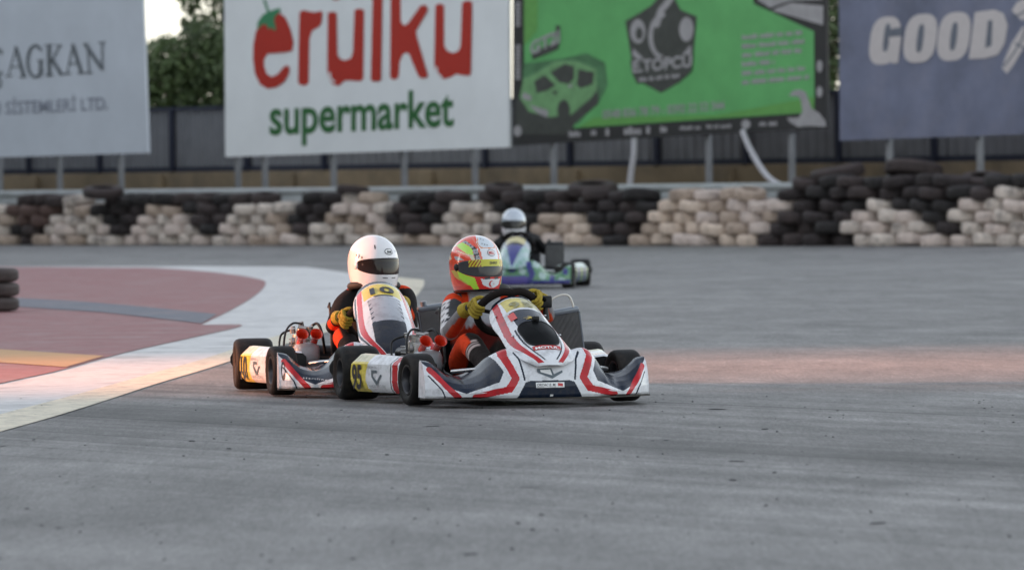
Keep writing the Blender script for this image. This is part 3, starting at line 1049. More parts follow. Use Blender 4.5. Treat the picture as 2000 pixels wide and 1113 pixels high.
PITCH_T, ROWH = 0.545, 0.178
tyres = []
for row in range(7):
    s_ = 0.15 + (PITCH_T / 2 if row % 2 else 0)
    while s_ < acc[-1]:
        p = on_path(s_)
        s_ += PITCH_T
        jx, jy = rt.uniform(-.07, .07), rt.uniform(-.09, .09)
        z = ROWH * (row + .5) + rt.uniform(-.008, .014)
        pos = Vector((p.x + jx, p.y + jy + row * 0.02, z))
        px, py = proj(pos)
        if px < -70 or px > 2075:
            continue
        top = 5 if px < 1570 else (6 if px < 1870 or px > 1960 else 5)
        if row >= top:
            continue
        if row == 4 and px < 1560 and (int(px / 37) * 7919) % 5 < 1:
            continue
        if row == 6 and (int(px / 37) * 7919) % 7 < 1:
            continue
        hp = next((i for i, h in enumerate(heaps) if inpoly(px, py, h)), None)
        tyres.append([row, px, pos, hp])
heapx = [sum(x for x, y in h) / len(h) for h in heaps]
cnt = {}
tyres.sort(key=lambda t: (t[0], t[1]))
for row, px, pos, hp in tyres:
    if hp is not None:
        key = (row, 'w', hp)
    else:
        g = sum(1 for x in heapx if x < px)
        key = (row, 'k', g)
    cnt[key] = cnt.get(key, 0) + 1
    i = cnt[key] - 1
    rown = ROWN[row]
    if hp is not None:
        me = rt.choice([wp[1], wp[2], wp[0]] if 1020 < px < 1560 else ([wg[0], wg[1], wp[0]] if px > 1560 else [wg[0], wg[1], wp[0], wp[1]]))
        lab = 'whitewashed tyre, %s along the %s row of the %s pale heap from the left' % (ORD[i], rown, ORD[hp])
        grp = 'whitewashed tyres of the tyre wall'
    else:
        me = rt.choice(km)
        g = key[2]
        if (20 < px < 110 and row in (2, 3)):
            me = bm_
        if g == 0:
            lab = 'black tyre, %s along the %s row before the first pale heap' % (ORD[i], rown)
        elif g == len(heaps):
            lab = 'black tyre, %s along the %s row after the last pale heap' % (ORD[i], rown)
        else:
            lab = 'black tyre, %s in the %s row between the %s and %s pale heaps' % (ORD[i], rown, ORD[g - 1], ORD[g])
        grp = 'black tyres of the tyre wall'
    o = bpy.data.objects.new('tyre', me)
    COL.objects.link(o)
    o.location = pos
    tl_ = 0.07 if row < 3 else 0.13
    if row >= 4:
        tl_ = 0.14
    o.rotation_euler = (rt.uniform(-tl_, tl_), rt.uniform(-tl_, tl_), rt.uniform(0, 6.28))
    k = rt.uniform(0.86, 1.08)
    o.scale = (k, k, rt.uniform(0.9, 1.04))
    tag(o, lab, 'tyre', grp)
# larger tyres thrown on top of the wall, leaning
big = tyre_mesh('large_tyre', blacks[1], 0.46, 0.26, 0.25, 44)
for px, zc, tx, ty, sc, lab in ((200, .95, .12, .08, .8, 'large dark tyre lying tilted on top of the wall beside the second pale heap'),
                                (690, .94, .06, -.12, .62, 'dark tyre tilted over the fourth gap, touching the fifth pale heap'),
                                (985, .94, .1, .1, .7, 'large dark tyre lying on the wall above the distant driver'),
                                (1160, .92, .14, .05, .9, 'large dark tyre tilted on the wall over the seventh pale heap'),
                                (1640, 1.13, .12, -.12, .95, 'large dark tyre on the tall stretch, next to the end of the rail'),
                                (1790, 1.17, .1, .16, 1.0, 'large dark tyre crowning the tallest stretch of the wall'),
                                (1925, 1.0, .06, -.2, .75, 'dark tyre tilted on the wall above the last pale heap')):
    b = G(px, 480)
    o = bpy.data.objects.new('large_tyre', big)
    COL.objects.link(o)
    o.location = (b.x, b.y + 0.45, zc)
    o.rotation_euler = (tx, ty, rt.uniform(0, 6))
    o.scale = (sc, sc, min(1, sc) * .9)
    tag(o, lab, 'tyre', 'large tyres on top of the wall')

# little stack of kart tyres at the left edge
sm_t = tyre_mesh('tyre', blacks[1], 0.30, 0.125, 0.15, 40)
g = G(-30, 612)
for k, nm in enumerate(('bottom', 'middle', 'top')):
    o = bpy.data.objects.new('tyre', sm_t)
    COL.objects.link(o)
    o.location = (g.x + rt.uniform(-.02, .02), g.y + 0.3, 0.012 + 0.0635 + 0.127 * k)
    o.rotation_euler = (0, 0, rt.uniform(0, 6))
    tag(o, '%s tyre of the small dark stack on the red paint at the frame edge' % nm, 'tyre', 'small tyre stack on the red paint')

# ================================================================== KARTS
# kart frame: +X driver's right, +Y forward, +Z up, origin on the ground under the front axle
ORANGE = (0.70, 0.055, 0.012)
CREAM = (0.62, 0.60, 0.40)

FX = [0, .12, .20, .27, .32, .36, .40, .46, .50, .53, .575]
FZT = [.262, .272, .285, .245, .185, .157, .150, .165, .198, .222, .232]
FYX = [0, .2, .3, .4, .5, .575]
FYY = [.565, .55, .51, .45, .38, .31]
PV = [0, .06, .12, .2, .35, .5, .65, .78, .86, .92, 1]
PDY = [-.14, -.05, -.008, 0, .002, -.006, -.02, -.045, -.08, -.105, -.12]
PZF = [0, 0, 0, .06, .25, .45, .65, .85, .97, 1.0, .93]
FZB = .046


def fz_top(a):
    return cub(a, FX, FZT)


def f_lean(a):
    return tab(a, [0, .22, .38, .5, .575], [1, 1.15, 2.9, 1.5, 1.0])


def fair(X, v):
    a = abs(X)
    zt = fz_top(a)
    dy = tab(v, PV, PDY, False) * f_lean(a)
    return Vector((X, tab(a, FYX, FYY) + dy, FZB + (zt - FZB) * tab(v, PV, PZF, False)))


def fair_at(X, z, off=.003):
    a = abs(X)
    zf = (z - FZB) / (fz_top(a) - FZB)
    dy = tab(zf, PZF[2:10], PDY[2:10], False) * f_lean(a)
    return Vector((X, tab(a, FYX, FYY) + dy + off, z + off * .3))


TRAP = [(.165, .04), (.165, .047), (.125, .122), (.10, .130), (-.10, .130), (-.125, .122), (-.165, .047), (-.165, .04)]
NAVP = [(.58, .24), (.51, .24), (.44, .20), (.36, .18), (.27, .26), (.228, .175), (.25, .125), (.40, .068), (.47, .095), (.53, .175), (.572, .215)]
RSTR = [(.21, .30), (.222, .252), (.172, .142), (.21, .085), (.30, .064), (.36, .054)]
RLN = [(.165, .265), (.145, .235), (.128, .135)]
REND = [(.548, .185), (.478, .098), (.435, .05)]


def fair_A(c):
    a, z = abs(c.x), c.z
    if inpoly(c.x, z, TRAP):
        return NAVY
    if near_line(a, z, RSTR, .019 if z > .075 else .012):
        return RED
    if near_line(a, z, RLN, .0048):
        return NAVY
    if near_line(a, z, REND, .0135):
        return RED
    if near_line(a, z, [(.555, .155), (.505, .085), (.49, .05)], .0035):
        return NAVY
    if inpoly(a, z, NAVP) and not near_line(a, z, [(.172, .142), (.24, .11), (.36, .066)], .012):
        return NAVY
    return WHITE


def fair_B(c):
    a, z = abs(c.x), c.z
    blue, green, mint, purple = (.045, .05, .20), (.10, .24, .13), (.36, .48, .46), (.085, .07, .27)
    if a < .15 and z < .13:
        return purple
    if near_line(a, z, [(.16, .05), (.2, .15), (.15, .28)], .03):
        return blue
    s_ = sin(a * 38 + z * 22) + .6 * sin(a * 21 - z * 44 + 1)
    if z < .085 and a > .2:
        return blue
    if s_ > .75:
        return mint
    if s_ < -.9:
        return blue
    return green


PT = [0, .12, .25, .4, .5, .6, .7, .8, .9, 1]
PCY = [-.14, -.06, .05, .18, .27, .355, .43, .50, .562, .598]
PCZ = [.535, .52, .485, .44, .405, .368, .328, .290, .250, .208]
PW = [.110, .142, .152, .152, .156, .160, .160, .152, .126, .064]
PD = [.05, .09, .105, .10, .095, .085, .065, .04, .022, .01]


def cub(x, xs, ys):
    """catmull-rom table lookup"""
    n = len(xs)
    x = max(xs[0], min(xs[-1], x))
    i = 0
    while i < n - 2 and x > xs[i + 1]:
        i += 1
    h = xs[i + 1] - xs[i]
    t = (x - xs[i]) / h
    m0 = (ys[min(i + 1, n - 1)] - ys[max(i - 1, 0)]) / (xs[min(i + 1, n - 1)] - xs[max(i - 1, 0)])
    m1 = (ys[min(i + 2, n - 1)] - ys[i]) / (xs[min(i + 2, n - 1)] - xs[i])
    return (2 * t ** 3 - 3 * t * t + 1) * ys[i] + (t ** 3 - 2 * t * t + t) * h * m0 + (-2 * t ** 3 + 3 * t * t) * ys[i + 1] + (t ** 3 - t * t) * h * m1


PAN_UP = [0.0]


def pan(u, t):
    w_, d = cub(t, PT, PW), cub(t, PT, PD)
    e = abs(u) ** 2.4
    return Vector((u * w_, cub(t, PT, PCY) - (.25 * d + .03 * t * t) * e, cub(t, PT, PCZ) + PAN_UP[0] * (1 - t) ** .7 - d * e))


def pan_at(X, t, off=.003):
    w_ = cub(t, PT, PW)
    u = X / w_
    p = pan(u, t)
    du = pan(u + .02, t) - pan(u - .02, t)
    dv = pan(u, min(1, t + .01)) - pan(u, max(0, t - .01))
    n = du.cross(dv).normalized()
    if n.z + n.y < 0:
        n = -n
    return p + n * off


def stripe_c(t):
    return cub(t, [.05, .3, .6, .8, .97], [.104, .120, .130, .106, .048])


def pan_95(X, t):
    a = abs(X)
    c = stripe_c(t)
    if t < .055:
        return NAVY
    if abs(a - c) < .0135 and t < .965:
        return RED
    if t > .5 and abs(a - (c - .030)) < .004 and t < .94:
        return NAVY
    if .085 < t < .26 and a < .085:
        return (.66, .56, .16) if X > -.01 else (.58, .55, .33)  # yellow plate paled by painted glare, most on the driver's left half
    if .29 <= t < .49 and a < .082:
        return NAVY
    return WHITE


def pan_10(X, t):
    a = abs(X)
    c = stripe_c(t) + .004
    if t < .07:
        return NAVY
    if abs(a - c) < .0125 and t < .97:
        return RED
    if .085 < t < .27 and a < .10:
        return YEL
    if t > .1 and abs(a - c - .021) < .0045:
        return NAVY
    if .30 < t < .60 and a < .086:
        if a > .068 and (t * 17) % 1 < .4 * (a - .06) / .026:
            return NAVY
        return (.40, .41, .45)
    if .60 <= t < .965 and a < min(.088, c - .016):
        return (.014, .018, .03)
    return WHITE


def pan_bg(X, t):
    a = abs(X)
    if t < .08:
        return (.03, .035, .10)
    if t < .30:
        return (.60, .52, .25) if a < .1 else (.45, .5, .55)
    if t < .38 and a < .08:
        return BLACK
    if a < .085 * (1 - (t - .38) / .6):
        return (.05, .055, .24)
    return (.34, .46, .48) if (int(t * 9) + int(a * 30)) % 3 else (.22, .40, .34)


def sidepod_sec(t, sgn):
    """ring of (x,z) points at t 0 (rear) .. 1 (front)"""
    xo = .690 - .135 * t
    xi = xo - .20 + .03 * t
    top = .245 - .012 * t
    k = tab(t, [0, .03, .94, 1], [.92, 1, 1, .90])
    zc = .14
    P = [(xo - .030, .052), (xo - .012, .07), (xo, .11), (xo, .16), (xo - .004, .195), (xo - .012, .205), (xo - .05, top - .004), (xo - .07, top), (xi + .02, top - .01), (xi, top - .03), (xi, .08), (xi + .02, .052)]
    return [(sgn * x, zc + (z - zc) * k) for x, z in P]


def build_sidepod(sgn, paintf, parent):
    mb = MB()
    Y0, Y1 = -.80, -.20
    nt = 120
    rings = []
    sub = 10
    for i in range(nt + 1):
        t = i / nt
        P = sidepod_sec(t, sgn)
        n = len(P)
        R_ = []
        for k in range(n):
            a, b = P[k], P[(k + 1) % n]
            for j in range(sub if k in (2, 3, 4, 6) else 3):
                q = j / (sub if k in (2, 3, 4, 6) else 3)
                R_.append((a[0] + (b[0] - a[0]) * q, Y0 + (Y1 - Y0) * t, a[1] + (b[1] - a[1]) * q))
        rings.append(R_)
    n = len(rings[0])
    vs = [v for r in rings for v in r]
    fs = [(i * n + k, i * n + (k + 1) % n, (i + 1) * n + (k + 1) % n, (i + 1) * n + k) for i in range(nt) for k in range(n)]
    fs += [tuple(range(n)), tuple(nt * n + k for k in range(n))]
    mb.add(vs, fs)
    return mb.build('sidepod', M['paint'], parent, smooth=28, paint=lambda c: paintf(c))


def pod_A(c):
    y, z = c.y, c.z
    if y > -.225 - (.03 * (z - .1)):
        return BLACK if z < .215 else WHITE
    w_ = .02 * sin((z - .05) * 16)
    if abs(y - (-.325 + w_)) < .030:
        return RED
    if abs(y - (-.372 + w_)) < .005:
        return NAVY
    if y < -.625 + .012 * sin(z * 40) and z < .205:
        return YEL
    if z > .225 and abs(abs(c.x) - (.60 - (y + .5) * .22)) < .006:
        return NAVY
    if y < -.625:
        return (.66, .62, .42)
    return WHITE


def pod_B(c):
    if c.z > .2:
        return (.6, .66, .6)
    if c.y > -.25:
        return BLACK
    return (.10, .16, .09) if sin(c.y * 30) > -.3 else (.05, .06, .16)


def make_wheel(parent, X, Y, R, W, sgn, steer=0.0):
    root = empty('wheel', (X, Y, R))
    root.parent = parent
    root.rotation_euler = (0, 0, steer)
    mb = MB()
    h = W / 2
    rin = .072
    prof = [(rin, -h * .80), (rin + .012, -h * .88), (R * .72, -h * .98), (R * .86, -h * 1.0), (R * .95, -h * .90), (R * .99, -h * .74), (R, -h * .5), (R, 0), (R, h * .5), (R * .99, h * .74), (R * .95, h * .90), (R * .86, h * 1.0), (R * .72, h * .98), (rin + .012, h * .88), (rin, h * .80)]
    mb.lathe(prof, ax='X', n=48)
    mb.build('tyre', M['rubber'], root, smooth=60)
    mb = MB()
    # rim: barrel, lip, recessed dish and hub
    for s_ in (-1, 1):
        mb.lathe([(rin - .002, s_ * h * .45), (rin - .001, s_ * h * .80), (rin + .004, s_ * h * .89), (rin - .004, s_ * h * .90), (rin - .010, s_ * h * .80), (rin - .014, s_ * h * .35), (.045, s_ * h * .22), (.030, s_ * h * .22), (.026, s_ * h * .55), (.012, s_ * h * .6), (0.001, s_ * h * .6)], ax='X', n=40)
    for k in range(3):
        a = 2 * pi * k / 3 + .4
        mb.tube([(sgn * h * .2, .042 * cos(a), .042 * sin(a)), (sgn * h * .40, .042 * cos(a), .042 * sin(a))], .007, 6)
    mb.build('rim', M['dark_metal'], root, smooth=35)
    return root


WC, WNRM, WV = Vector((0, -.27, .45)), Vector((0, -.72, .694)).normalized(), Vector((0, .694, .72)).normalized()
WR = .155


def wheel_pt(phi, r=WR):
    return WC + (Vector((1, 0, 0)) * cos(phi) + WV * sin(phi)) * r


def make_kart(name, label, loc, yaw, style, detail=True):
    k = empty(name, loc, pi + yaw)
    tag(k, label, 'racing kart', 'racing karts on the track')
    fpaint = {'95': fair_A, '10': fair_A, 'bg': fair_B}[style]
    ppaint = {'95': pan_95, '10': pan_10, 'bg': pan_bg}[style]
    spaint = pod_B if style == 'bg' else pod_A
    PAN_UP[0] = .055 if style == '10' else 0.0          # panel clipped on higher on this kart
    WC.z = .375 if style == '10' else .45
    # ---- front fairing
    nu, nv = (500, 90) if detail else (90, 24)
    mb = MB()
    mb.grid(lambda u, v: fair(-.575 + 1.15 * u, v), nu, nv)
    for i in (0, nu):
        mb.f.append(tuple(i * (nv + 1) + j for j in range(nv + 1)))
        mb.m.append(0)
    ff = mb.build('front_fairing', M['paint'], k, smooth=40, paint=fpaint)
    mb = MB()
    vs, fs = [], []
    n = 60
    for i in range(n + 1):
        X = -.578 + 1.156 * i / n
        y = tab(abs(X), FYX, FYY)
        vs += [(X, y + .012, .045), (X, y + .012, .038), (X, y - .10, .036), (X, y - .10, .045)]
    for i in range(n):
        for j in range(4):
            fs.append((i * 4 + j, i * 4 + (j + 1) % 4, i * 4 + 4 + (j + 1) % 4, i * 4 + 4 + j))
    fs += [(0, 1, 2, 3), (n * 4, n * 4 + 1, n * 4 + 2, n * 4 + 3)]
    mb.add(vs, fs)
    mb.build('skid_lip', M['skid'], ff, smooth=30)
    # ---- front panel
    nu, nv = (160, 180) if detail else (40, 44)
    mb = MB()
    mb.grid(lambda u, v: pan(-1 + 2 * u, v), nu, nv)

    def pf(c):
        # find t for this face from its y by bisection along the centre (good to a millimetre or two)
        return WHITE
    fp = mb.build('front_panel', M['paint'], k, smooth=60)
    me = fp.data
    at = me.color_attributes.new('Col', 'FLOAT_COLOR', 'CORNER')
    buf = [0.0] * (4 * len(me.loops))
    for fi, p in enumerate(me.polygons):
        i, j = divmod(fi, nv)
        t = (j + .5) / nv
        X = cub(t, PT, PW) * (-1 + 2 * (i + .5) / nu)
        c = ppaint(X, t)
        for li in p.loop_indices:
            buf[4 * li:4 * li + 4] = [c[0], c[1], c[2], 1]
    at.data.foreach_set('color', buf)
    so = fp.modifiers.new('thickness', 'SOLIDIFY')
    so.thickness = .005
    so.offset = -1
    if style == '95':
        mb = MB()
        P = []
        for a in range(48):
            an = 2 * pi * a / 48
            c_, s_ = cos(an), sin(an)
            x = math.copysign(abs(c_) ** .45, c_)
            y = math.copysign(abs(s_) ** .55, s_)
            P.append((.088 * x * (1 - .10 * y) * 1.0, .622 + .148 * y))
        ctr = pan_at(0, .615, .004)
        rings = []
        for q in (0.0001, .35, .7, 1.0):
            rings.append([pan_at(x * q, .615 + (t - .615) * q, .004) for x, t in P])
        vs = [v for r in rings for v in r]
        n = len(P)
        fs = [(i * n + a, i * n + (a + 1) % n, (i + 1) * n + (a + 1) % n, (i + 1) * n + a) for i in range(3) for a in range(n)]
        mb.add(vs, fs)
        wi = mb.build('panel_window', M['gloss_black'], fp, smooth=60, recalc=True)
        mb = MB()
        mb.tube([pan_at(x, t, .003) for x, t in P], .0035, 6, closed=True)
        mb.build('window_rim', M['black_plastic'], fp, smooth=60)
        for X, t in ((.118, .55), (-.118, .55), (.125, .2), (-.125, .2)):
            mb = MB()
            p = pan_at(X, t, .004)
            mb.lathe([(.001, .006), (.006, .005), (.008, 0)], p, n=12)
            mb.build('fastener', M['steel'], fp, smooth=40)

    def on_panel(s, X0, t0, width, hgt, m, bold=.0, lname='lettering', off=.0045, shear=0, curve=0):
        vs, fs, wd = text2d(s, 1, bold, shear)
        L_ = .95            # metres of arc per unit t
        mb = MB()
        mb.add([pan_at(X0 + width / 2 - x / wd * width, t0 - y * hgt / .727 / L_ - curve * ((x / wd - .5) ** 2), off) for x, y in vs], fs)
        return mb.build(lname, m, fp, recalc=False)

    def patch(fn, P, name, m, parent, n=10):
        """rectangular sticker: P=(a0,a1,b0,b1) in the surface's own coordinates"""
        mb = MB()
        mb.grid(lambda u, v: fn(P[0] + (P[1] - P[0]) * u, P[2] + (P[3] - P[2]) * v), n, 4)
        return mb.build(name, m, parent, recalc=False)
    if style == '95':
        patch(lambda X, t: pan_at(X, t + .10 * (X / .07) ** 2 * .04, .004), (.070, -.070, .775, .822), 'sticker', M['lettering_red'], fp)
        on_panel('MOTUL', 0, .817, .118, .026, M['lettering_white'], .035, off=.0055, curve=-.018)
        on_panel('9', .035, .255, .05, .08, M['faint_olive'], .02)
        on_panel('5', -.03, .255, .05, .08, M['faint_olive'], .02)
        patch(lambda X, t: pan_at(X, t, .004), (.092, .062, .31, .40), 'sticker', M['red_sticker'], fp)
        # yellow star burst and small camera-like fitting above the window
        st = []
        for a in range(14):
            an = 2 * pi * a / 14 + .2
            r = .040 if a % 2 else .016
            st.append(pan_at(-.005 + r * 1.2 * cos(an), .43 + r * .7 * sin(an), .004))
        mb = MB()
        mb.poly(st)
        mb.build('star_mark', M['gold'], fp, recalc=False)
        mb = MB()
        mb.box(pan_at(-.012, .462, .012), (.034, .028, .022), ch=.004)
        mb.build('sensor', M['black_plastic'], fp, smooth=40)
    elif style == '10':
        on_panel('10', 0, .245, .125, .085, M['lettering_dark'], .03)
        patch(lambda X, t: pan_at(X, t, .004), (.05, -.05, .278, .292), 'sticker', M['lettering_dark'], fp)
    # ---- fairing decals
    if style in ('95', '10'):
        def fdec(polys, m, name, off=.003):
            mb = MB()
            for i, P in enumerate(polys):
                mb.poly([fair_at(X, z, off + .0003 * i) for X, z in P])
            mb.build(name, m, ff, recalc=False)
        if style == '95':
            # angular two-letter emblem
            e1 = [(.064, .187), (-.008, .190), (-.020, .160), (-.064, .178), (-.066, .168), (-.010, .138), (.057, .166), (.064, .171)]
            fdec([e1], M['emblem_grey'], 'emblem')
            fdec([[(.050, .181), (-.002, .183), (-.010, .154), (.046, .170)]], M['lettering_white'], 'emblem_inset', .0042)
            # rear-left corner decal with the tiny grey lettering
            mb = MB()
            mb.grid(lambda u, v: fair_at(.075 - .145 * u, .094 + .026 * v, .0035), 10, 3)
            mb.build('name_sticker', M['lettering_white'], ff, recalc=False)
            vs, fs, wd = text2d('ORTAC E. M.', 1, .01, .2)
            mb = MB()
            mb.add([fair_at(.070 - x / wd * .095, .102 + y * .0125 / .727, .005) for x, y in vs], fs)
            mb.build('lettering', M['lettering_dark'], ff, recalc=False)
            fdec([[(.070, .0985), (-.025, .0985), (-.025, .0968), (.070, .0968)]], M['lettering_dark'], 'underline', .005)
            fdec([[(-.036, .116), (-.062, .113), (-.062, .099), (-.036, .102)]], M['lettering_red'], 'flag', .005)
            fdec([[(.004, .060), (-.012, .060), (-.012, .050), (.004, .050)]], M['lettering_white'], 'small_sticker', .004)
        else:
            vs, fs, wd = text2d('startline', 1, .0, .2, 1.3)
            mb = MB()
            mb.add([fair_at(.46 - x / wd * .12, .098 - .012 * x / wd + y * .010 / .727, .004) for x, y in vs], fs)
            mb.build('lettering', M['lettering_white'], ff, recalc=False)
            fdec([[(.555 + .010 * cos(a_ * .4), .135 + .05 * sin(a_ * .4)) for a_ in range(15)]], M['lettering_dark'], 'slot', .003)
    # ---- sidepods
    for sg in (1, -1):
        sp_ = build_sidepod(sg, spaint, k)
        if style in ('95', '10') and sg == 1:
            def podt(s, y0, y1, z0, h, m, bold=0.0, name='lettering'):
                vs, fs, wd = text2d(s, 1, bold)
                mb = MB()
                q = []
                for x, y in vs:
                    Y = y0 + (y1 - y0) * x / wd
                    t = (Y + .80) / .60
                    q.append((.690 - .135 * t + .0035, Y, z0 + y * h / .727))
                mb.add(q, fs)
                mb.build(name, m, sp_, recalc=False)
            podt('95' if style == '95' else '10', -.778, -.672, .070, .122, M['lettering_dark'], .03)
            podt('HERDEM DG', -.61, -.50, .172, .014, M['lettering_grey'], .0)
            podt('CHARLES LECLERC', -.605, -.40, .078, .014, M['lettering_grey'], .0)
            mb = MB()
            for P in ([(-.56, .165), (-.50, .165), (-.50, .150), (-.545, .150), (-.545, .135), (-.50, .11), (-.46, .145), (-.445, .14), (-.505, .088), (-.56, .130)],):
                mb.poly([(.690 - .135 * ((y + .80) / .60) + .0035, y, z) for y, z in P])
            mb.build('emblem', M['emblem_grey'], sp_, recalc=False)
    # ---- wheels
    st = .10 if style != 'bg' else -.05
    make_wheel(k, .535, 0, .130, .132, 1, st)
    make_wheel(k, -.535, 0, .130, .132, -1, st)
    make_wheel(k, .597, -1.045, .139, .205, 1)
    make_wheel(k, -.597, -1.045, .139, .205, -1)
    # ---- chassis: rails, floor tray, axles, bars
    mb = MB()
    for sg in (1, -1):
        mb.tube(crom([(sg * .10, .30, .06), (sg * .24, .12, .06), (sg * .30, -.1, .06), (sg * .30, -.6, .065), (sg * .33, -1.15, .075)], 5), .015, 8)
        mb.tube(crom([(sg * .30, -.15, .06), (sg * .46, -.22, .08), (sg * .56, -.30, .12), (sg * .62, -.72, .12), (sg * .50, -.82, .08), (sg * .30, -.80, .06)], 5), .010, 8)
        mb.tube([(sg * .24, .12, .065), (sg * .47, 0, .12)], .016, 8)
        mb.tube([(sg * .47, 0, .12), (sg * .52, 0, .13)], .022, 8)
    mb.tube(crom([(.40, .20, .09), (.22, .40, .10), (0, .43, .10), (-.22, .40, .10), (-.40, .20, .09)], 5), .011, 8)
    mb.tube(crom([(.40, .16, .17), (.24, .36, .19), (0, .40, .20), (-.24, .36, .19), (-.40, .16, .17)], 5), .010, 8)
    mb.tube([(.49, -.03, .10), (.02, -.02, .08)], .007, 6)
    mb.tube([(-.49, -.03, .10), (-.02, -.02, .08)], .007, 6)
    mb.build('chassis', M['steel'], k, smooth=50)
    mb = MB()
    mb.box((0, -.18, .048), (.52, .72, .006))
    mb.build('floor_tray', M['dark_metal'], k)
    mb = MB()
    mb.tube([(-.62, -1.045, .139), (.62, -1.045, .139)], .02, 12)
    mb.build('rear_axle', M['steel'], k, smooth=50)
    mb = MB()
    mb.tube([(-.17, -1.045, .139), (-.155, -1.045, .139)], .10, 28)
    mb.build('brake_disc', M['dark_metal'], k, smooth=40)
    mb = MB()
    mb.tube(crom([(.66, -1.16, .16), (.60, -1.235, .16), (.2, -1.25, .15), (-.2, -1.25, .15), (-.60, -1.235, .16), (-.66, -1.16, .16)], 5), .055, 12)
    mb.build('rear_bumper', M['black_plastic'], k, smooth=60)
    # ---- steering
    mb = MB()
    rim = []
    for i in range(48):
        ph = 2 * pi * i / 48
        dphi = (ph - pi / 2)
        rr = WR * (1 - .10 * math.exp(-(dphi / .16) ** 2)) * (1 - .06 * max(0, -sin(ph)))
        rim.append(wheel_pt(ph, rr))
    mb.tube(rim, .020, 12, closed=True)
    for ph in (0.15, pi - .15, 1.5 * pi):
        mb.tube([wheel_pt(ph, .02) - WNRM * .02, wheel_pt(ph, .14)], .010, 8)
    mb.box(WC - WNRM * .0, (.07, .05, .05), ch=.012)
    mb.build('steering_wheel', M['suede'], k, smooth=60)
    mb = MB()
    mb.tube([WC - WNRM * .02, (0, .06, .09)], .012, 8)
    mb.build('steering_column', M['steel'], k, smooth=60)
    # ---- seat
    mb = MB()
    path_ = crom([(-.56, .09), (-.70, .055), (-.88, .06), (-.985, .16), (-1.02, .34), (-1.04, .50)], 6)
    npth = len(path_) if False else None
    SP = [Vector((0, a, b)) for a, b in [(-.54, .10), (-.64, .065), (-.78, .05), (-.90, .07), (-.975, .16), (-1.00, .28), (-1.01, .37), (-1.02, .43)]]
    SP = crom(SP, 5)

    def seatf(u, v):
        p = SP[int(round(v * (len(SP) - 1)))]
        q = -1 + 2 * u
        hgt = tab(v, [0, .3, .55, .8, 1], [.04, .12, .20, .16, .02])
        e = abs(q) ** 2.6
        return Vector((.195 * math.copysign(min(1, abs(q) * 1.15) ** .8, q), p.y + e * hgt * .75 * (1 if v > .4 else .2), p.z + e * hgt * .75))
    mb.grid(seatf, 24, len(SP) - 1)
    se = mb.build('seat', M['black_plastic'], k, smooth=60)
    so = se.modifiers.new('thickness', 'SOLIDIFY')
    so.thickness = .008
    # ---- fuel tank between the legs
    mb = MB()
    mb.box((0, -.13, .13), (.17, .26, .15), ch=.03)
    mb.tube([(0, -.13, .20), (0, -.13, .225)], .03, 14)
    mb.build('fuel_tank', M['tank'], k, smooth=50)
    # ---- engine on the driver's right
    en = empty('engine', (.36, -.72, 0))
    en.parent = k
    mb = MB()
    mb.box((0, -.02, .13), (.16, .20, .11), ch=.02)
    for i in range(6):
        mb.box((0, -.04, .195 + i * .016), (.125, .125, .007), ch=.003)
    mb.tube([(0, -.04, .18), (0, -.04, .30)], .048, 16)
    mb.tube([(0, -.04, .29), (0, -.04, .335)], .022, 12)
    mb.tube([(.09, -.02, .12), (.11, -.02, .12)], .055, 18)
    mb.build('crankcase', M['alloy'], en, smooth=40)
    mb = MB()
    mb.box((.015, .10, .265), (.065, .075, .07), ch=.012)
    mb.tube([(.015, .10, .29), (.015, .10, .325)], .026, 12)
    mb.tube([(.05, .10, .27), (.065, .10, .27)], .020, 10)
    mb.tube([(-.03, .09, .30), (-.01, .12, .34), (.03, .11, .345)], .010, 8)
    for i, (a, b, c, r) in enumerate(((.05, .03, .335, .016), (-.045, .02, .345, .018), (.00, .0, .37, .013), (.04, -.05, .345, .012), (-.05, -.06, .33, .02))):
        mb.tube([(a, b, c - .025), (a + .004, b + .004, c)], r, 10)
    mb.build('carburettor', M['alloy'], en, smooth=40)
    mb = MB()
    mb.box((-.005, .20, .205), (.135, .16, .115), ch=.035)
    mb.build('airbox', M['airbox'], en, smooth=60)
    for dx in (.038, -.038):
        mb = MB()
        mb.lathe([(.018, 0), (.018, .04), (.020, .055), (.026, .075), (.033, .085), (.034, .088), (.031, .087), (.022, .070), (.015, .05), (.014, .0)], n=24)
        tr_ = mb.build('intake_trumpet', M['red_plastic'], en, smooth=60)
        tr_.location = (dx - .005, .225, .262)
        tr_.rotation_euler = (-.98, 0, .12)
    mb = MB()
    mb.tube(crom([(.115, .32, .155), (.125, .30, .24), (.105, .22, .325), (.06, .14, .365), (.01, .10, .36)], 6), .006, 8)
    mb.tube(crom([(-.04, -.04, .33), (-.08, .02, .36), (-.10, .08, .31), (-.12, .05, .20)], 6), .008, 8)
    mb.tube(crom([(.03, -.1, .33), (.10, -.12, .30), (.12, -.05, .22)], 6), .006, 8)
    mb.build('hose', M['black_plastic'], en, smooth=60)
    mb = MB()
    mb.tube(crom([(.0, -.12, .24), (.02, -.24, .24), (-.02, -.34, .22), (-.16, -.36, .20), (-.30, -.36, .20)], 6), [.022] * 8 + [.034] * 17, 12)
    mb.build('exhaust', M['dark_metal'], en, smooth=60)
    # ---- radiator on the driver's left
    ra = empty('radiator', (-.365, -.47, .20))
    ra.parent = k
    ra.rotation_euler = (-.12, .16, .05)
    if style == 'bg':
        ra.rotation_euler = (-.08, -.02, 0)
    mb = MB()
    mb.box((0, 0, .125), (.175, .030, .225), ch=.004)
    for i in range(26):
        mb.box((-.0825 + i * .0066, .018, .125), (.0022, .010, .222))
    mb.build('core', M['radiator'], ra)
    mb = MB()
    mb.box((0, 0, .251), (.185, .046, .028), ch=.008)
